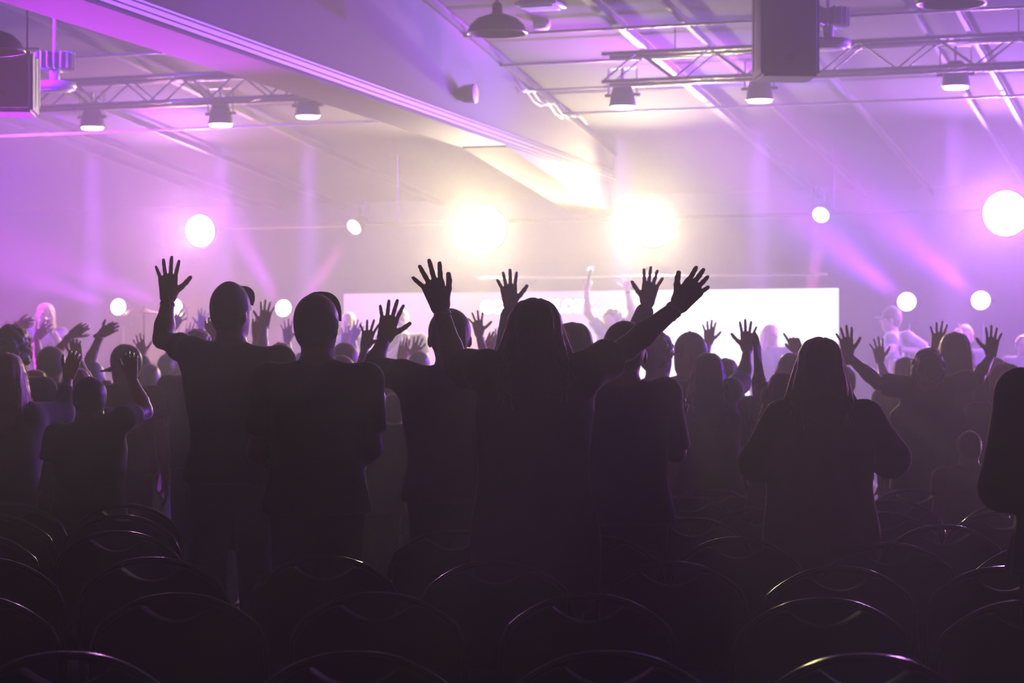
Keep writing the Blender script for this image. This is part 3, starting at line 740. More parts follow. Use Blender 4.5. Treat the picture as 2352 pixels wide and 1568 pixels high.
def led_cells(bm, M, R):
    lathe(bm, [(0, .004), (R * .98, .004), (R, 0), (R, -.006), (0, -.006)], 24, M)
    for ring, n in ((0, 1), (R * .42, 6), (R * .80, 12)):
        for k in range(n):
            a = k * 2 * math.pi / n
            lathe(bm, [(R * .18, .002), (R * .16, .012), (0, .016)], 8, M @ Matrix.Translation((ring * math.cos(a), ring * math.sin(a), 0)))
def lamp(name, label, cat, face, d, R, L, m_face, group, yoke_up=None, cells=True, m_body=None):
    """face = centre of the lens, d = beam direction; body behind the lens, yoke around it"""
    t = empty(name, face); tag(t, label, cat, group); d = Vector(d).normalized(); M = frame_to(d); m_body = m_body or M_BLACK
    bm = bmesh.new(); lathe(bm, [(R * 1.08, .012), (R * 1.12, .0), (R * 1.08, -.02), (R * .98, -L * .5), (R * .7, -L * .9), (R * .55, -L), (0, -L)], 24, M); obj('body', bm, m_body, t, True)
    bm = bmesh.new(); lathe(bm, [(R * 1.0, .008), (R * 1.12, .010), (R * 1.14, -.01), (R * 1.06, -.012)], 24, M); obj('rim', bm, m_body, t, True)
    bm = bmesh.new()
    if cells: led_cells(bm, M @ Matrix.Translation((0, 0, .016)), R)
    else: lathe(bm, [(0, .03), (R * .5, .026), (R * .98, .012), (R, -.01), (0, -.01)], 24, M)
    obj('lens', bm, m_face, t, True)
    if yoke_up == 'none': return t, -d * L
    # yoke: a U bracket pivoting at mid body, reaching towards yoke_up
    side = (M @ Vector((1, 0, 0))) if True else None; up = Vector(yoke_up or (0, 0, 1)); c = -d * L * .45
    side = d.cross(up) if abs(d.dot(up)) < .95 else U.copy(); side.normalize(); a = R * 1.22; H = L * .8 + R * .7
    bm = bmesh.new()
    bar(bm, c + side * a, c + side * a + up * H, .03, .006, side); bar(bm, c - side * a, c - side * a + up * H, .03, .006, side); bar(bm, c + side * a + up * H, c - side * a + up * H, .03, .006, up)
    for q in (-1, 1): tube(bm, [c + side * q * R * .9, c + side * q * (a + .03)], .014, 8)
    obj('yoke', bm, m_body, t); return t, c + up * H
POS = ['first from the left', 'second from the left', 'third from the left', 'third from the right', 'second from the right', 'rightmost']
for k, (px, py, c_) in enumerate(PARS):
    p = at(px, py, on_plane(px, S_PAR)); zt_ = CAMH + 2.4
    t, top = lamp('par_lamp', 'round LED spot hanging from the truss shining straight down, ' + ['leftmost', 'second from the left', 'third from the left', 'first right of the bulkhead', 'below the hanging loudspeaker', 'rightmost'][k], 'stage light', p, DOWN, .105, .20, [M_LEDV, M_LEDW, M_LEDV][c_ % 3], 'LED spots hanging from the truss', Vector((0, 0, 1)))
    bm = bmesh.new(); tube(bm, [top, Vector((0, .0, zt_ - p.z - .01))], .014, 8); q = Vector((0, 0, zt_ - p.z))
    box(bm, q, .05, .05, .07); obj('clamp', bm, M_ALU, t)
# upstage pipe with blinders and moving heads
zp = CAMH + 1.57
pp = empty('lighting_pipe', hall(-3.5, S_BL + .35, zp), -AX); tag(pp, 'long horizontal pipe carrying the bright blinders above the screen', 'pipe')
bm = bmesh.new(); tube(bm, [(-8.5, 0, 0), (5.5, 0, 0)], .024, 10); obj('tube', bm, M_BLACK, pp, True)
for x in (-6, -1, 4):
    p = pp.location + U * x; bm = bmesh.new(); tube(bm, [(x, 0, 0), (x, 0, roof_z(p.dot(V)) - zp - .02)], .01, 6); obj('dropper', bm, M_BLACK, pp)
for k, (px, py, c_) in enumerate(BLIND):
    p = at(px, py, on_plane(px, S_BL + .15))
    t, top = lamp('blinder', 'dazzling white blinder lamp above the stage, ' + ['leftmost of four', 'left of the centre pair', 'right of the centre pair', 'at the right edge'][k], 'stage light', p, -V + Vector((0, 0, -.10)), .18 if k == 0 else .225, .24, M_LAMPW, 'blinders above the stage', 'none', False)
    bm = bmesh.new(); tube(bm, [top, Vector((top.x, top.y, zp - p.z + .03))], .014, 8); obj('clamp', bm, M_BLACK, t)
for k, (px, py, d) in enumerate(MOVERS):
    p = at(px, py, on_plane(px, S_MV))
    t, top = lamp('moving_head', ['small moving head left of the centre blinders, tilted down to the left', 'small moving head right of the screen centre, tilted down'][k], 'stage light', p, -V * .8 + Vector((0, 0, -.5)) + U * d[0] * .5, .085, .2, M_LEDM if k else M_LEDV, 'moving heads above the stage')
    bm = bmesh.new(); tube(bm, [top, Vector((top.x, top.y, zp - p.z + .02))], .014, 8); box(bm, top, .14, .10, .05); obj('clamp', bm, M_BLACK, t)
for k, (px, py, d) in enumerate(FLOORL):
    p = at(px, py, on_plane(px, S_FL))
    t, top = lamp('stage_wash_lamp', 'round LED wash lamp on a floor stand, ' + ['leftmost', 'half hidden behind the raised arm', 'between the two capped people', 'left of the right-hand pair', 'far right'][k], 'stage light', p, -V + Vector((0, 0, .12)), .095, .18, M_LEDM, 'LED wash lamps on stands', Vector((0, 0, -1)))
    bm = bmesh.new(); tube(bm, [top, Vector((top.x, top.y, .32 - p.z))], .018, 8); obj('pole', bm, M_BLACK, t)
    bm = bmesh.new(); lathe(bm, [(0, .03), (.2, .02), (.22, 0), (0, 0)], 20, Matrix.Translation((top.x, top.y, .30 - p.z))); obj('base', bm, M_BLACK, t)
# loudspeakers flown from the roof
def speaker(px0, px1, pyb, d, hgt, label, rz):
    a, b = at(px0, pyb, d), at(px1, pyb, d); w = b.x - a.x; c = (a + b) / 2
    t = empty('loudspeaker', c, rz); tag(t, label, 'loudspeaker', 'loudspeakers hung from the roof')
    bm = bmesh.new(); prism(bm, [(-w / 2, 0), (w / 2, 0), (w / 2, .36), (-w / 2, .36)], hgt, Matrix.Translation((0, .18, hgt / 2)) @ Matrix.Rotation(math.pi / 2, 4, 'X') @ Matrix.Translation((0, 0, -.18)))
    bmesh.ops.bevel(bm, geom=bm.edges[:], offset=.018, segments=2, affect='EDGES'); obj('cabinet', bm, M_GREYP, t)
    bm = bmesh.new(); box(bm, (0, -.006, hgt / 2), w - .045, .02, hgt - .05, None, .006); obj('grille', bm, M_GRILL, t)
    bm = bmesh.new(); box(bm, (0, -.02, .12), .035, .008, .035, None, .002); obj('badge', bm, M_BLACK, t)
    for sx in (-1, 1):
        p = c + Vector((sx * w * .35, .18, hgt)); bm = bmesh.new(); tube(bm, [(sx * w * .35, .18, hgt - .01), (sx * w * .35, .18, roof_z(p.dot(V)) - c.z - .02)], .006, 6); obj('hanging_cable', bm, M_BLACK, t)
    bm = bmesh.new(); bar(bm, (-w / 2 - .02, .2, .05), (-w / 2 - .02, .2, hgt + .04), .05, .006, Vector((1, 0, 0))); bar(bm, (w / 2 + .02, .2, .05), (w / 2 + .02, .2, hgt + .04), .05, .006, Vector((1, 0, 0))); bar(bm, (-w / 2 - .02, .2, hgt + .04), (w / 2 + .02, .2, hgt + .04), .05, .006); obj('bracket', bm, M_GREYP, t)
speaker(1748, 1884, 174, 14.2, .74, 'tall flown loudspeaker with a dark grille at upper right', .06)
speaker(-60, 74, 256, 14.2, .40, 'flown loudspeaker cut by the left edge of the picture', .10)
# dome pendants
def pendant(px, py, d, R, label):
    p = at(px, py, d); t = empty('pendant_lamp', p); tag(t, label, 'pendant lamp', 'black dome pendants')
    bm = bmesh.new(); lathe(bm, [(R, 0), (R * .99, .012), (R * .90, R * .26), (R * .66, R * .48), (R * .34, R * .60), (R * .18, R * .64), (R * .165, R * .95), (R * .10, R * 1.02), (0, R * 1.03)], 32)
    lathe(bm, [(R * .985, .002), (R * .88, R * .25), (R * .64, R * .46), (0, R * .58)], 32); obj('shade', bm, M_BLKP, t, True)
    bm = bmesh.new(); tube(bm, [(R * math.cos(a), R * math.sin(a), 0) for a in np.linspace(0, 2 * math.pi, 33)], .007, 6, False); obj('rim', bm, M_BLKRIM, t, True)
    bm = bmesh.new(); tube(bm, [(0, 0, R), (0, 0, roof_z(p.dot(V)) - p.z - .02)], .012, 8); obj('stem', bm, M_BLKP, t)
    bm = bmesh.new(); lathe(bm, [(.02, R * .5), (.03, R * .4), (.045, R * .28), (.035, R * .2), (0, R * .17)], 14); obj('bulb', bm, M_WHITE, t, True)
M_BLKRIM = mat('glossy_dark_rim', (.10, .095, .10), .25, metal=.6)  # rim paler and glossier than the dome
pendant(1142, 76, 16.0, .222, 'black dome pendant lamp at top centre, in front of the bulkhead')
pendant(2186, 8, 14.5, .226, 'black dome pendant lamp cut by the top edge at upper right')
pendant(-22, 117, 13.4, .208, 'black dome pendant lamp cut by the left edge, before the loudspeaker')
pendant(1030, 4, 19.0, .125, 'small black pendant whose underside just shows at the top edge')
# finned high-bay lamps
def highbay(px, py, d, label):
    p = at(px, py, d); t = empty('high_bay_lamp', p); tag(t, label, 'ceiling lamp', 'finned high-bay lamps')
    bm = bmesh.new(); lathe(bm, [(0, -.012), (.12, -.012), (.155, 0), (.165, .02), (.16, .05), (.10, .06), (0, .06)], 28); obj('reflector', bm, M_WHITE, t, True)
    bm = bmesh.new(); lathe(bm, [(0, -.02), (.10, -.018), (.125, -.012), (0, -.012)], 24); obj('diffuser', bm, M_WHITE, t, True)
    bm = bmesh.new(); tube(bm, [(0, 0, .05), (0, 0, .15)], .04, 12); obj('neck', bm, M_WHITE, t, True)
    me = None
    for k in range(18):
        a = k * math.pi / 9
        if me is None: bm = bmesh.new(); box(bm, (.105, 0, .21), .10, .010, .13, None, .003); o = obj('fin', bm, M_WHITE, t); me = o.data
        else: o = link('fin', me, None, t)
        o.rotation_euler = (0, 0, a)
    bm = bmesh.new(); lathe(bm, [(0, .15), (.06, .15), (.06, .27), (0, .27)], 16); obj('core', bm, M_WHITE, t, True)
    bm = bmesh.new(); tube(bm, [(0, 0, .27), (0, 0, roof_z(p.dot(V)) - p.z - .02)], .012, 8); obj('stem', bm, M_WHITE, t)
highbay(125, 205, 16.5, 'white finned high-bay lamp behind the left loudspeaker')
highbay(1902, 108, 15.6, 'white finned high-bay lamp behind the right loudspeaker')
# small things on the bulkhead and the roof
def face_pt(px, py):
    k = (px - CXP) / F; t = (pa.x - k * pa.y) / (k * da.y - da.x); p = pa + da * t; return at(px, py, p.y)
p = face_pt(1052, 216); t = empty('wall_speaker', p); tag(t, 'small dark can with a white round front, mounted on the bulkhead side', 'speaker')
M = frame_to(na)
bm = bmesh.new(); lathe(bm, [(0, 0), (.05, 0), (.075, .06), (.082, .14), (0, .14)], 20, M); obj('body', bm, M_GREYP, t, True)
bm = bmesh.new(); lathe(bm, [(.082, .135), (.085, .15), (.078, .158), (0, .16)], 20, M); obj('front_disc', bm, M_WHITE, t, True)
bm = bmesh.new(); a, b = face_pt(1178, 146), face_pt(1400, 282)
for k in range(3):
    pts = [a + (b - a) * (i / 14) + na * (.02 + .012 * k) + Vector((0, 0, -.13 - .03 * k - (.05 + .02 * k) * abs(math.sin(i * 1.05 + k)))) for i in range(11 - 2 * k)]
    tube(bm, pts, .007, 6)
o = obj('cable_bundle', bm, mat('grey_cable', (.35, .33, .33), .5), None, True); tag(o, 'loose cables draped along the top of the bulkhead', 'cable')
bm = bmesh.new(); q0, q1 = near + na * .02, far + na * .02
bar(bm, Vector((q0.x, q0.y, roof_z(q0.dot(V)) - .10)), Vector((q1.x, q1.y, roof_z(q1.dot(V)) - .10)), .03, .05); struct(obj('trim_%d' % len(RIDX), bm, M_STEEL)); RIDX.append(1)
def on_roof(name, px, py, R, h_, label, cat):
    p = roof_pt(px, py); p.z -= .02; bm = bmesh.new(); lathe(bm, [(0, -h_), (R * .8, -h_), (R, -h_ * .5), (R, .03), (0, .03)], 20); o = obj(name, bm, M_WHITE, None, True); o.location = p; return tag(o, label, cat)
on_roof('smoke_detector', 1244, 48, .075, .05, 'small white round detector under the roof right of the dome pendant', 'detector')
p = roof_pt(1242, 4); bm = bmesh.new(); box(bm, (0, 0, -.03), .36, .30, .03, Matrix.Rotation(-AX, 3, 'Z'), .008); box(bm, (0, 0, -.052), .28, .22, .02, Matrix.Rotation(-AX, 3, 'Z'), .004); o = obj('ceiling_panel_light', bm, M_WHITE); o.location = p; tag(o, 'flat white square fitting at the top edge right of the dome pendant', 'ceiling light')
# a cymbal catching light among the drums
p = at(331, 715, 22.9); t = empty('cymbal', Vector((p.x, p.y, .30))); tag(t, 'brass cymbal on a stand glinting between the two left wash lamps', 'cymbal'); hz_ = p.z - .30
bm = bmesh.new(); lathe(bm, [(.19, -.012), (.10, .0), (.035, .012), (.012, .03), (0, .03)], 24, Matrix.Translation((0, 0, hz_))); lathe(bm, [(.19, -.014), (.1, -.003), (0, .0)], 24, Matrix.Translation((0, 0, hz_))); obj('disc', bm, mat('brass', (.8, .55, .22), .25, metal=1), t, True)
bm = bmesh.new(); tube(bm, [(0, 0, .3), (0, 0, hz_ + .06)], .01, 8); obj('rod', bm, M_CHROME, t)
bm = bmesh.new()
for k in range(3): a = k * 2.094; tube(bm, [(0, 0, .45), (.28 * math.cos(a), .28 * math.sin(a), .01)], .010, 6)
obj('tripod', bm, M_CHROME, t)
# ------------------------------------------------------------------ the audience, nearest first
def arm(e, w, tip, hand='open', **k): return dict(e=e, w=w, dir=tip, hand=hand, **k)
HF = dict(h=.010, hh=.0036)
CR = 'people standing in the crowd'
person('long-haired person in a loose dark T-shirt, both arms spread high, front and centre', 7.22, (1228, 688),
       hair='straight', hl=.225, hlw=1.14, headw=1.08, loose=1.5, sleeve=.62, hem=.62, wide=1.02, hmat=H_BROWN, skin=SKIN2,
       arms=(arm((1047, 845), (1014, 712), (988, 630), 'fan', s=(1108, 868), ws=.6, size=1.02, band='b'),
             arm((1440, 800), (1556, 704), (1618, 628, .02), 'soft', s=(1352, 872), es=.6, ws=.6, size=1.0, band='b')), **HF)
person('person in a dark cap waving one open hand straight up, left of centre', 9.2, (533, 653), hair='short', hmat=H_DARK,
       cap=dict(yaw=16, z=.012, tilt=.45, brim=.35, mat=T_CAP), headyaw=-.5, headw=.9, wide=1.08, loose=.7, sleeve=.45, shirt=T_BLACK, skin=SKIN,
       arms=(arm((374, 778), (386, 690), (388, 600), 'open', s=(432, 822), band='watch', ws=.3), arm((660, 985), (585, 1005), (560, 1000), 'fist', ws=1)), **HF)
person('person in a large dark cap with hands folded in front, left of centre', 8.0, (729, 680), hair='short', cap=dict(yaw=11, z=-.004, tilt=.50, brim=.92, bl=1.12), headyaw=-.3, headw=1.0,
       wide=1.0, loose=.9, sleeve=.75, shirt=T_BLACK, arms=(arm((592, 1040), (650, 1062), (700, 1050), 'fist', es=.3, ws=1), arm((852, 1030), (812, 1062), (770, 1050), 'fist', es=.3, ws=1)), **HF)
person('person with cropped dark hair and T-shirt raising one hand, left of centre', 8.9, (1033, 713), hair='short', headw=1.12, wide=1.12, loose=.9, sleeve=.9, shirt=T_GREY,
       arms=(arm((852, 850), (882, 782), (900, 715), 'open', s=(925, 862), es=.5, ws=.5), None), **HF)
person('long-haired person raising both open hands, half hidden at front centre', 9.8, (1316, 742), hair='straight', hl=.30, headw=1.05, loose=.8, sleeve=1.85, shirt=T_NAVY,
       arms=(arm((1165, 815), (1172, 706), (1166, 611), 'open', s=(1235, 870), ws=.5, band='b'), arm((1445, 815), (1486, 700), (1500, 614), 'open', s=(1385, 870), ws=.5)), **HF)
person('person with short brown hair and dark T-shirt, arms lowered, right of centre', 8.18, (1434, 742), hair='short', hmat=H_BROWN, headw=1.08, wide=1.0, loose=.9, sleeve=.95, shirt=T_NAVY,
       arms=(None, arm((1552, 1038), (1540, 985), (1560, 930), 'bent', s=(1528, 905), es=.4, ws=1)), **HF)
person('long-haired person in a reddish fleece jacket, elbows bent, at right', 8.08, (1883, 777), hair='straight', hl=.31, hlw=1.16, headw=1.08, loose=2.0, sleeve=1.95, wide=1.18, hem=.60, shirt=T_RED, shz=-.02,
       extras=('hood',), arms=(arm((1742, 1062), (1800, 1040), (1850, 1030), 'fist', s=(1800, 965), es=.25, ws=1), arm((2046, 1052), (1990, 1040), (1940, 1030), 'fist', s=(1985, 965), es=.25, ws=1)), **HF)
person('person in black cut off by the right edge, bent elbow before empty chairs', 6.12, (2480, 700), hair='short', loose=1.4, sleeve=1.9, wide=1.12, shirt=T_BLACK,
       arms=(arm((2304, 1118), (2400, 1120), (2450, 1110), 'fist', s=(2345, 905), es=.2, ws=1), None), **HF)
# --- left of the crowd
person('person with long golden-lit blond hair at the left edge, hand raised beside it', 10.0, (18, 812), hair='straight', hl=.42, hlw=1.1, headw=1.02, hmat=H_BLOND, shirt=T_GREY, sleeve=1.6,
       arms=(None, arm((142, 950), (157, 868), (168, 826), 'bent', s=(72, 968))), group=CR)
person('child with short hair and bare raised forearm, lowest head at left', 9.8, (207, 868), height=1.42, hair='short', headw=1.12, sleeve=.5, shirt=T_GREY, arms=(None, arm((334, 945), (303, 868), (297, 812), 'bent', s=(290, 975), ws=.3)), group=CR)
person('person with chin-length blond hair just behind the child at left', 11.3, (178, 846), hair='bob', hl=.16, hmat=H_BLOND, shirt=T_BROWN, group=CR)
person('person with short blond hair between the golden-haired person and the child', 12.0, (82, 850), hair='bob', hl=.15, hmat=H_BLOND, shirt=T_BROWN, group=CR)
person('person with smooth dark hair and one curled hand up, second row from left edge', 12.6, (118, 798), hair='short', headw=1.15, shirt=T_GREY, arms=(None, arm((203, 885), (180, 826), (172, 790), 'bent')), group=CR)
person('person with a bushy mop of curly hair at the far left', 11.6, (30, 766), hair='afro', hmat=H_BROWN, shirt=T_BROWN, group=CR)
person('person behind the curly mop holding up a spread hand against the singer in black', 15.2, (44, 812), shirt=T_BLACK, arms=(None, arm((92, 838), (84, 778), (112, 742), 'open', thumb=-1)), group=CR)
person('person stretching a forearm to the right with the wrist bent down, left crowd', 14.0, (138, 826), shirt=T_GREY, hair='short', arms=(None, arm((112, 832), (163, 770), (196, 748), 'bent', thumb=1, es=.5)), group=CR)
person('grey-haired person pointing a bent hand to the right, left crowd', 13.4, (215, 832), hmat=hairm('grey_hair', (.25, .24, .23)), shirt=T_GREY, arms=(None, arm((200, 845), (231, 768), (264, 748), 'pinch', thumb=-1, band='b', es=.6)), group=CR)
person('person at the left edge with a drooping raised hand above the curly mop', 14.6, (2, 806), shirt=T_GREY, arms=(None, arm((18, 800), (36, 752), (55, 745), 'bent', thumb=-1, es=.6)), group=CR)
person('person in a dark cap with its brim turned left and down, left crowd', 12.2, (287, 794), hair='short', headyaw=1.2, cap=dict(yaw=10, tilt=-.35, z=.0, mat=T_CAPG), shirt=T_YEL, group=CR)
person('person in a purple top with a small hand raised behind the turned cap', 14.8, (346, 838), hair='short', shirt=T_PURP, sleeve=1.7, arms=(arm((338, 860), (328, 816), (322, 785), 'open'), None), group=CR)
person('person with brown curly hair and thumb and finger curved together, beside the waving person', 12.4, (455, 768), hair='curly', hmat=H_BROWN, shirt=T_GREY, arms=(None, arm((502, 828), (489, 780), (484, 734), 'pinch', thumb=1)), group=CR)
person('person far back with two pale hands up, between the waving person and the raised arm', 17.2, (436, 812), shirt=T_GREY, arms=(arm((425, 828), (430, 784), (440, 752), 'open'), arm((462, 806), (464, 755), (465, 716), 'open', thumb=-1)), group=CR)
person('person far back whose fingers show behind the raised arm of the waving person', 16.2, (384, 815), shirt=T_BLACK, arms=(None, arm((392, 810), (398, 755), (414, 722), 'wide')), group=CR)
# --- between the two caps
person('person holding up one curled and one open hand, between the two capped people', 13.0, (566, 806), shirt=T_BLACK, arms=(arm((590, 842), (589, 774), (593, 727), 'pinch', s=(572, 880), thumb=1), arm((600, 815), (607, 750), (612, 699), 'open', s=(625, 880))), group=CR)
person('person with tousled light-brown hair between the two capped people', 13.4, (645, 797), hair='curly', hmat=H_BROWN, shirt=T_GREY, group=CR)
person('person with blond hair low between the two capped people', 11.3, (652, 824), hair='short', hmat=H_BLOND, shirt=T_BROWN, group=CR)
person('person far back with one flat palm up beside the bright floor lamp', 15.6, (694, 812), shirt=T_GREY, arms=(arm((664, 835), (661, 784), (660, 747), 'open'), None), group=CR)
# --- between the capped people and the front person
person('upper of two gold-edged brown heads right of the large cap', 12.6, (792, 789), hair='short', hmat=H_BROWN, headw=1.1, shirt=T_GREY, group=CR)
person('lower of two gold-edged brown heads right of the large cap', 11.6, (784, 819), hair='short', hmat=H_BROWN, headw=1.1, shirt=T_BROWN, group=CR)
person('person far back with two small hands up in front of the grey-headed musician', 16.8, (806, 812), shirt=T_GREY, arms=(arm((790, 830), (790, 792), (797, 762), 'open'), arm((816, 826), (812, 781), (823, 742), 'open')), group=CR)
person('short person in brown with a big spread hand raised left of the plain T-shirt', 10.6, (856, 884), hair='short', shirt=T_BROWN, sleeve=1.0, arms=(arm((826, 878), (838, 798), (852, 745), 'wide', es=.7), None), group=CR)
person('person far back with both forearms up below the singing person', 14.2, (962, 808), hair='short', shirt=T_GREY, arms=(arm((905, 868), (921, 828), (930, 788), 'flat'), arm((948, 868), (950, 826), (964, 775), 'open')), group=CR)
person('person with one spread and one flat hand up, left of the long-haired person', 13.0, (1102, 842), hair='short', shirt=T_GREY, arms=(arm((1118, 842), (1101, 770), (1093, 711), 'wide', s=(1090, 880), es=.8), arm((1102, 870), (1113, 815), (1134, 768), 'flat', s=(1130, 890))), group=CR)
person('person far back with a pale bare forearm up, touching the front person\'s hair', 15.2, (1168, 832), skin=SKIN2, shirt=T_YEL, arms=(arm((1144, 850), (1138, 802), (1141, 766), 'flat'), None), group=CR)
# --- right of the front person
person('person with small round dark head right of the front person\'s hair', 13.2, (1352, 794), hair='short', hmat=H_BROWN, shirt=T_GREY, group=CR)
person('person with round brown head below the person with arms up on stage', 14.4, (1384, 782), hair='short', hmat=H_BROWN, shirt=T_GREY, group=CR)
person('person in a light brown T-shirt with swept hair, turned to the right', 11.4, (1510, 772), hair='curly', hmat=H_BROWN, headyaw=-.9, yaw=-.1, wide=1.2, headw=1.05, shirt=T_BROWN, skin=SKIN2, sleeve=.8, group=CR)
person('person in profile to the left wearing a cap, right of centre', 11.95, (1582, 770), hair='short', headyaw=1.25, cap=dict(yaw=8, z=.012, tilt=-.05), shirt=T_GREY, group=CR)
person('person with one slim open hand up right of the profile cap', 13.6, (1602, 838), shirt=T_GREY, arms=(None, arm((1614, 842), (1627, 790), (1632, 736), 'open', thumb=1, es=.7)), group=CR)
person('person with long wavy hair and olive shirt, one long arm up', 10.9, (1627, 812), height=1.52, hair='wavy', hl=.38, hlw=1.05, hmat=H_BROWN, shirt=T_GREEN, sleeve=.8, wide=.92,
       arms=(None, arm((1708, 872), (1716, 806), (1716, 738), 'open', thumb=-1, s=(1685, 908))), group=CR)
person('person with long fair hair half hidden behind the wavy-haired person', 12.4, (1667, 824), hair='wavy', hl=.3, hmat=H_BLOND, shirt=T_GREY, group=CR)
person('person with long dark hair and one edge-on hand up, touching the fleece person\'s left', 9.75, (1798, 856), hair='straight', hl=.28, hmat=H_BROWN, shirt=T_GREY, sleeve=.7, arms=(arm((1745, 900), (1741, 836), (1737, 768), 'flat', s=(1772, 925), twist=60), None), group=CR)
person('person with light brown hair and a small pointing hand, left of the fleece person', 12.2, (1816, 812), hair='bob', hl=.2, hmat=H_BROWN, shirt=T_GREY, arms=(None, arm((1852, 850), (1838, 812), (1825, 788), 'point')), group=CR)
person('person with short dark curls, arms spread wide and high, right of the fleece person', 11.15, (2130, 812), hair='curly', hmat=H_DARK, wide=1.15, headw=1.0, loose=1.2, sleeve=.8, shirt=T_GREY,
       arms=(arm((2018, 880), (1948, 818), (1940, 742), 'open', s=(2078, 902), es=.5), arm((2245, 868), (2276, 818), (2282, 742), 'open', s=(2180, 902), es=.5)), group=CR)
person('person with fair hair and a small spread hand below the forearm stretched out on stage', 13.1, (2078, 822), hair='bob', hl=.16, hmat=H_BLOND, headyaw=.9, shirt=T_BROWN, arms=(arm((2036, 882), (2022, 832), (2016, 786), 'open'), None), group=CR)
person('tall person with long dark hair and fingers raised beside it, right crowd', 12.0, (2193, 764), hair='straight', hl=.26, hmat=H_BROWN, headw=1.05, shirt=T_BROWN, arms=(arm((2146, 862), (2150, 806), (2158, 758), 'open', s=(2165, 850)), None), group=CR)
person('person with fair hair half hidden by the right arm of the curly-haired person', 13.2, (2284, 822), hair='bob', hl=.18, hmat=H_BLOND, shirt=T_GREY, group=CR)
person('person with fair hair tucked behind the ear beside the right edge', 11.6, (2306, 834), hair='bob', hl=.18, hmat=H_BLOND, headyaw=.7, shirt=T_GREY, group=CR)
person('small child with a golden rim of hair low at right', 10.1, (2226, 992), height=1.14, hair='short', hmat=H_BLOND, shirt=T_YEL, group=CR)
person('person mostly hidden behind the fleece person\'s right shoulder', 12.8, (1938, 842), hair='short', shirt=T_GREY, wide=1.1, group=CR)
person('person in brown mostly hidden under the sleeve of the cropped-haired person', 12.4, (897, 866), hair='short', hmat=H_BROWN, shirt=T_BROWN, wide=1.1, group=CR)
person('person in dark clothes hidden behind the two capped people', 14.2, (628, 850), hair='short', shirt=T_GREY, group=CR)
person('person in brown hidden behind the legs of the large-capped person', 11.9, (905, 905), height=1.45, hair='short', shirt=T_BROWN, group=CR)
# ------------------------------------------------------------------ the band on the stage
FS = .30
def micro(label, p, d, parent_len=.24):
    t = empty('microphone', p); tag(t, label, 'microphone', 'handheld microphones')
    M = frame_to(d)
    bm = bmesh.new(); lathe(bm, [(0, -.09), (.011, -.09), (.012, -.085), (.017, .08), (.02, .09), (.02, .095), (0, .095)], 12, M); obj('handle', bm, M_BLACK, t, True)
    bm = bmesh.new(); lathe(bm, [(.02, .095), (.026, .105), (.028, .125), (.024, .145), (.012, .157), (0, .16)], 14, M); obj('grille', bm, M_CHROME, t, True)
    return t
PI = math.pi
def front(x, y, d, up): return at(x, y, d) + Vector((0, -up, 0))
b1, i1 = person('singer with long blond hair and dark lettered shirt, left of the stage', 23.1, (103, 697), yaw=PI - .15, headyaw=PI - .3, floor=FS, hair='straight', hl=.34, hmat=H_BLOND, skin=SKIN2, face=True, shirt=T_BLACK, sleeve=.6,
       arms=(None, arm((140, 800), (122, 762), (112, 742), 'fist', ws=.6)), hh=.005, h=.011)
micro('microphone in the blond singer\'s hand at the left of the stage', i1['root'] + i1['J'][1][3] + Vector((-.01, -.06, .03)), Vector((-.35, .5, .7)))
cu = bpy.data.curves.new('print', 'FONT'); cu.body = 'AVSIV'; cu.size = .15; cu.extrude = .001; cu.align_x = 'CENTER'; cu.offset = .004
to = bpy.data.objects.new('tmp', cu); COL.objects.link(to); me = bpy.data.meshes.new_from_object(to.evaluated_get(bpy.context.evaluated_depsgraph_get())); bpy.data.objects.remove(to)
tx = link('shirt_lettering', me, mat('pink_print', (.75, .45, .65), .6), b1); tx['label'] = 'pale pink lettering across the chest'
tx.location = at(104, 794, 23.1) + Vector((0, -.165, 0)) - i1['root']; tx.rotation_euler = (PI / 2, 0, 0)
person('grey-headed musician in a white shirt in front of the pink end of the screen', 22.6, (800, 718), yaw=PI, floor=FS, hair='short', hmat=hairm('grey_hair', (.25, .24, .23)), face=True, shirt=T_WHITE, hh=.005, h=.011,
       arms=(arm((768, 830), (800, 850), (830, 850), 'fist'), arm((832, 830), (810, 860), (790, 870), 'fist')))
b3, i3 = person('smiling person with cropped fair hair and grey T-shirt singing into a microphone', 22.3, (921, 711), yaw=PI, floor=FS, hair='short', hmat=H_BLOND, skin=SKIN2, face=True, shirt=T_DGREY, wide=1.12, hh=.005, h=.011, tilt=0,
       arms=(arm((880, 835), (922, 788), (930, 765), 'fist', ws=.7), None))
micro('microphone held to the mouth of the person in the grey T-shirt', i3['root'] + i3['J'][0][3] + Vector((.0, -.05, .05)), Vector((-.1, .55, .8)))
b4, i4 = person('person with dark curly hair lifting both arms high in front of the screen', 22.2, (1405, 712), yaw=PI, headyaw=2.6, floor=FS, hair='curly', hmat=H_DARK, skin=SKIN2, shirt=T_WHITE, sleeve=.6, hh=.005, h=.011,
       arms=(arm((1350, 718, .0), (1347, 664, .05), (1350, 622, .05), 'fist', s=(1376, 762), size=1.0), arm((1452, 722, .0), (1441, 668, .05), (1436, 626, .05), 'open', s=(1432, 762), band='watch')))
micro('microphone lifted overhead by the curly-haired person', i4['root'] + i4['J'][0][3] + Vector((.01, -.05, .075)), Vector((.25, .1, 1)))
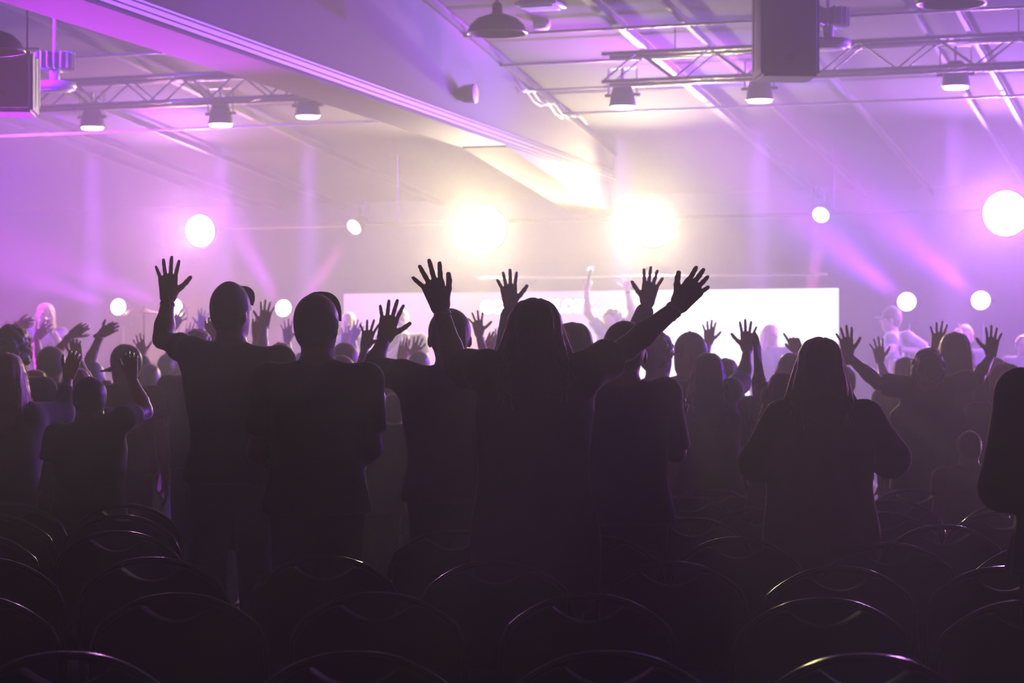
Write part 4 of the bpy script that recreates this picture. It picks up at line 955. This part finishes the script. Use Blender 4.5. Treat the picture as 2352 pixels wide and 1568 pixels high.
b5, i5 = person('singer with long pink-lit hair and purple T-shirt bent to a microphone', 21.2, (1768, 745), yaw=PI + .3, headyaw=PI + .75, floor=FS, hair='straight', hl=.36, hmat=H_BLOND, skin=SKIN2, face=True, shirt=T_PURP, wide=1.05, sleeve=.75, loose=1.2, trousers=T_WHITE, hh=.005, h=.011,
       arms=(arm((1720, 868), (1738, 925), (1744, 950), 'soft'), arm((1792, 868), (1760, 822), (1750, 800), 'fist', ws=.6, band='watch')))
micro('microphone held by the singer with pink-lit hair', i5['root'] + i5['J'][1][3] + Vector((.0, -.05, .05)), Vector((.1, .3, .9)))
person('person in a grey cap and pale sweater in profile, forearm stretched out, on stage', 21.4, (2046, 707), yaw=1.4, headyaw=1.35, floor=FS, hair='short', hmat=H_BROWN, face=True, skin=SKIN2, cap=dict(mat=T_CAPG, z=.01), shirt=T_WHITE, sleeve=.7, wide=.95, hh=.005, h=.011,
       arms=(None, arm((2140, 812, -.1), (2062, 800, -.2), (2022, 802, -.2), 'flat', s=(2085, 775, -.1), band='watch')))
person('singer with curly pink-lit hair and one finger raised, right of the stage', 21.6, (2216, 752), yaw=PI - .3, floor=FS, hair='curly', hmat=H_BLOND, face=True, skin=SKIN2, shirt=T_PURP, hh=.005, h=.011,
       arms=(arm((2190, 820), (2203, 778), (2196, 744), 'point'), None))
person('person with dark hair in the haze at the right edge of the stage', 20.9, (2350, 770), yaw=PI, floor=FS, hair='short', hmat=H_BROWN, face=True, shirt=T_GREY, hh=.005, h=.011)
# ------------------------------------------------------------------ the stacking chairs, backs towards us
CH = .86
def arch(t):                      # t -1..1 across the top rail -> (x, z)
    return .225 * t, CH - .012 - .105 * abs(t) ** 2.3 - .03 * max(0, abs(t) - .9) / .1
def back_y(z): return -.02 - .20 * (z - .45) * .9
def make_chair():
    c = empty('stacking_chair', (0, 0, 0))
    # frame: one bent tube from leg to leg around the back
    pts = [(-.226, back_y(.47), .47), (-.228, back_y(.60), .60), (-.228, back_y(.67), .67)]
    pts += [(arch(t)[0], back_y(arch(t)[1]), arch(t)[1]) for t in np.linspace(-1, 1, 21)]
    pts += [(.228, back_y(.67), .67), (.228, back_y(.60), .60), (.226, back_y(.47), .47)]
    bm = bmesh.new(); tube(bm, pts, .0090, 10); obj('back_frame', bm, M_RAIL, c, True)
    # upholstered back with a lens-shaped hand hole under the rail
    bm = bmesh.new(); N = 24; top = []
    for t in np.linspace(-.96, .96, N + 1):
        x, z = arch(t); z -= .006
        if abs(t) < .42: z -= .056 * (1 - (t / .42) ** 2)
        top.append((x, z))
    def ring(off, ins):
        r = [(x * (1 - ins), z - ins * .1) for x, z in top] + [(.222 * (1 - ins), .52 + ins * .2), (-.222 * (1 - ins), .52 + ins * .2)]
        return [bm.verts.new((x, back_y(z) + off - .03 * (1 - (x / .23) ** 2) , z)) for x, z in r]
    a, b2, c2, d2 = ring(-.022, .03), ring(-.008, 0), ring(.022, 0), ring(.04, .04)
    n = len(a)
    for p, q in ((a, b2), (b2, c2), (c2, d2)):
        for k in range(n): bm.faces.new((p[k], p[(k + 1) % n], q[(k + 1) % n], q[k]))
    for p, rev in ((a, True), (d2, False)):
        for k in range(N // 2):   # strips between the upper edge and the lower edge
            pass
        f = bm.faces.new(p[::-1] if rev else p); bmesh.ops.triangulate(bm, faces=[f])
    obj('backrest', bm, M_FAB, c)
    bm = bmesh.new(); box(bm, (0, .235, .455), .44, .42, .06, Matrix.Rotation(math.radians(3), 3, 'X'), .022); obj('seat', bm, M_FAB, c, True)
    bm = bmesh.new(); tube(bm, [(-.226, .0, .43), (-.225, .43, .44), (.225, .43, .44), (.226, .0, .43)], .0105, 8); obj('seat_frame', bm, M_RAIL, c, True)
    for sx in (-1, 1):
        bm = bmesh.new(); tube(bm, [(sx * .222, .42, .44), (sx * .222, .44, .25), (sx * .224, .46, .0)], .0105, 8); obj('leg', bm, M_RAIL, c, True)
        bm = bmesh.new(); tube(bm, [(sx * .226, back_y(.47), .47), (sx * .228, -.03, .25), (sx * .228, -.05, .0)], .0105, 8); obj('leg', bm, M_RAIL, c, True)
    return c
CHP = [  # top of the back in the photograph (px, py), row
    ('A', [(-500, 1490), (155, 1492), (815, 1491), (1400, 1490), (1985, 1497)]),
    ('B', [(-70, 1362), (410, 1358), (865, 1356), (1352, 1359), (1892, 1369), (2362, 1374)]),
    ('C', [(-30, 1278), (350, 1276), (745, 1273), (1140, 1281), (1560, 1286), (1916, 1296), (2300, 1297)]),
    ('D', [(-60, 1222), (270, 1216), (1040, 1213), (1392, 1223), (1728, 1228), (2025, 1243), (2345, 1248)]),
    ('E', [(20, 1180), (245, 1179), (1340, 1176), (1550, 1186), (2135, 1202), (2420, 1206)]),
    ('F', [(60, 1146), (282, 1154), (1500, 1154), (1722, 1163), (2045, 1173), (2262, 1171)]),
    ('G', [(1640, 1135), (2050, 1143), (2290, 1150)]),
    ('H', [(1690, 1119), (1930, 1124), (2120, 1127), (2200, 1112)]),
]
ROWN = {'A': 'row nearest the camera', 'B': 'second row', 'C': 'third row', 'D': 'fourth row', 'E': 'fifth row', 'F': 'sixth row', 'G': 'seventh row', 'H': 'farthest row'}
ORD = ['first', 'second', 'third', 'fourth', 'fifth', 'sixth', 'seventh', 'eighth']
# where each chair stands; neighbours and standing people keep clear of one another
SEATS = []
for rw, lst in CHP:
    for k, (px, py) in enumerate(lst):
        d = F * (CAMH - CH) / (py - YH); p = at(px, py, d); SEATS.append([p.x, d - back_y(CH) + .20, rw, k, len(lst)])
for it in range(160):
    for i in range(len(SEATS)):
        for j in range(i):
            a, b = SEATS[i], SEATS[j]; ox = .475 - abs(a[0] - b[0]); oy = .575 - abs(a[1] - b[1])
            if ox > 0 and oy > 0:
                if ox < oy * 1.6: m = math.copysign(ox / 2, a[0] - b[0]); a[0] += m; b[0] -= m
                else: m = math.copysign(oy / 2, a[1] - b[1]); a[1] += m; b[1] -= m
        a = SEATS[i]
        for _, x, y in SPOTS:
            ox = .43 - abs(a[0] - x); oy = .405 - abs(a[1] - y)
            if ox > 0 and oy > 0:
                if ox < oy * .8: a[0] += math.copysign(ox, a[0] - x) * .9
                else: a[1] += math.copysign(oy, a[1] - y) * .9
proto = None
for x, y, rw, k, n in SEATS:
    side = ORD[k] + ' from the left' if k <= n // 2 else (ORD[n - 1 - k] + ' from the right')
    lab = 'black arch-backed stacking chair in the %s, %s' % (ROWN[rw], side.replace('first from the left', 'leftmost').replace('first from the right', 'rightmost'))
    if proto is None: proto = make_chair(); c = proto
    else: c = dup(proto)
    c.location = (x, y - .20, 0); c.rotation_euler = (0, 0, random.uniform(-.02, .02))
    tag(c, lab, 'chair', 'empty stacking chairs behind the crowd')
for i in range(len(SPOTS)):
    for j in range(i):
        dd = math.hypot(SPOTS[i][1] - SPOTS[j][1], SPOTS[i][2] - SPOTS[j][2])
        if dd < .30: print('CLOSE', round(dd, 2), SPOTS[i][0][:50], '|', SPOTS[j][0][:50])
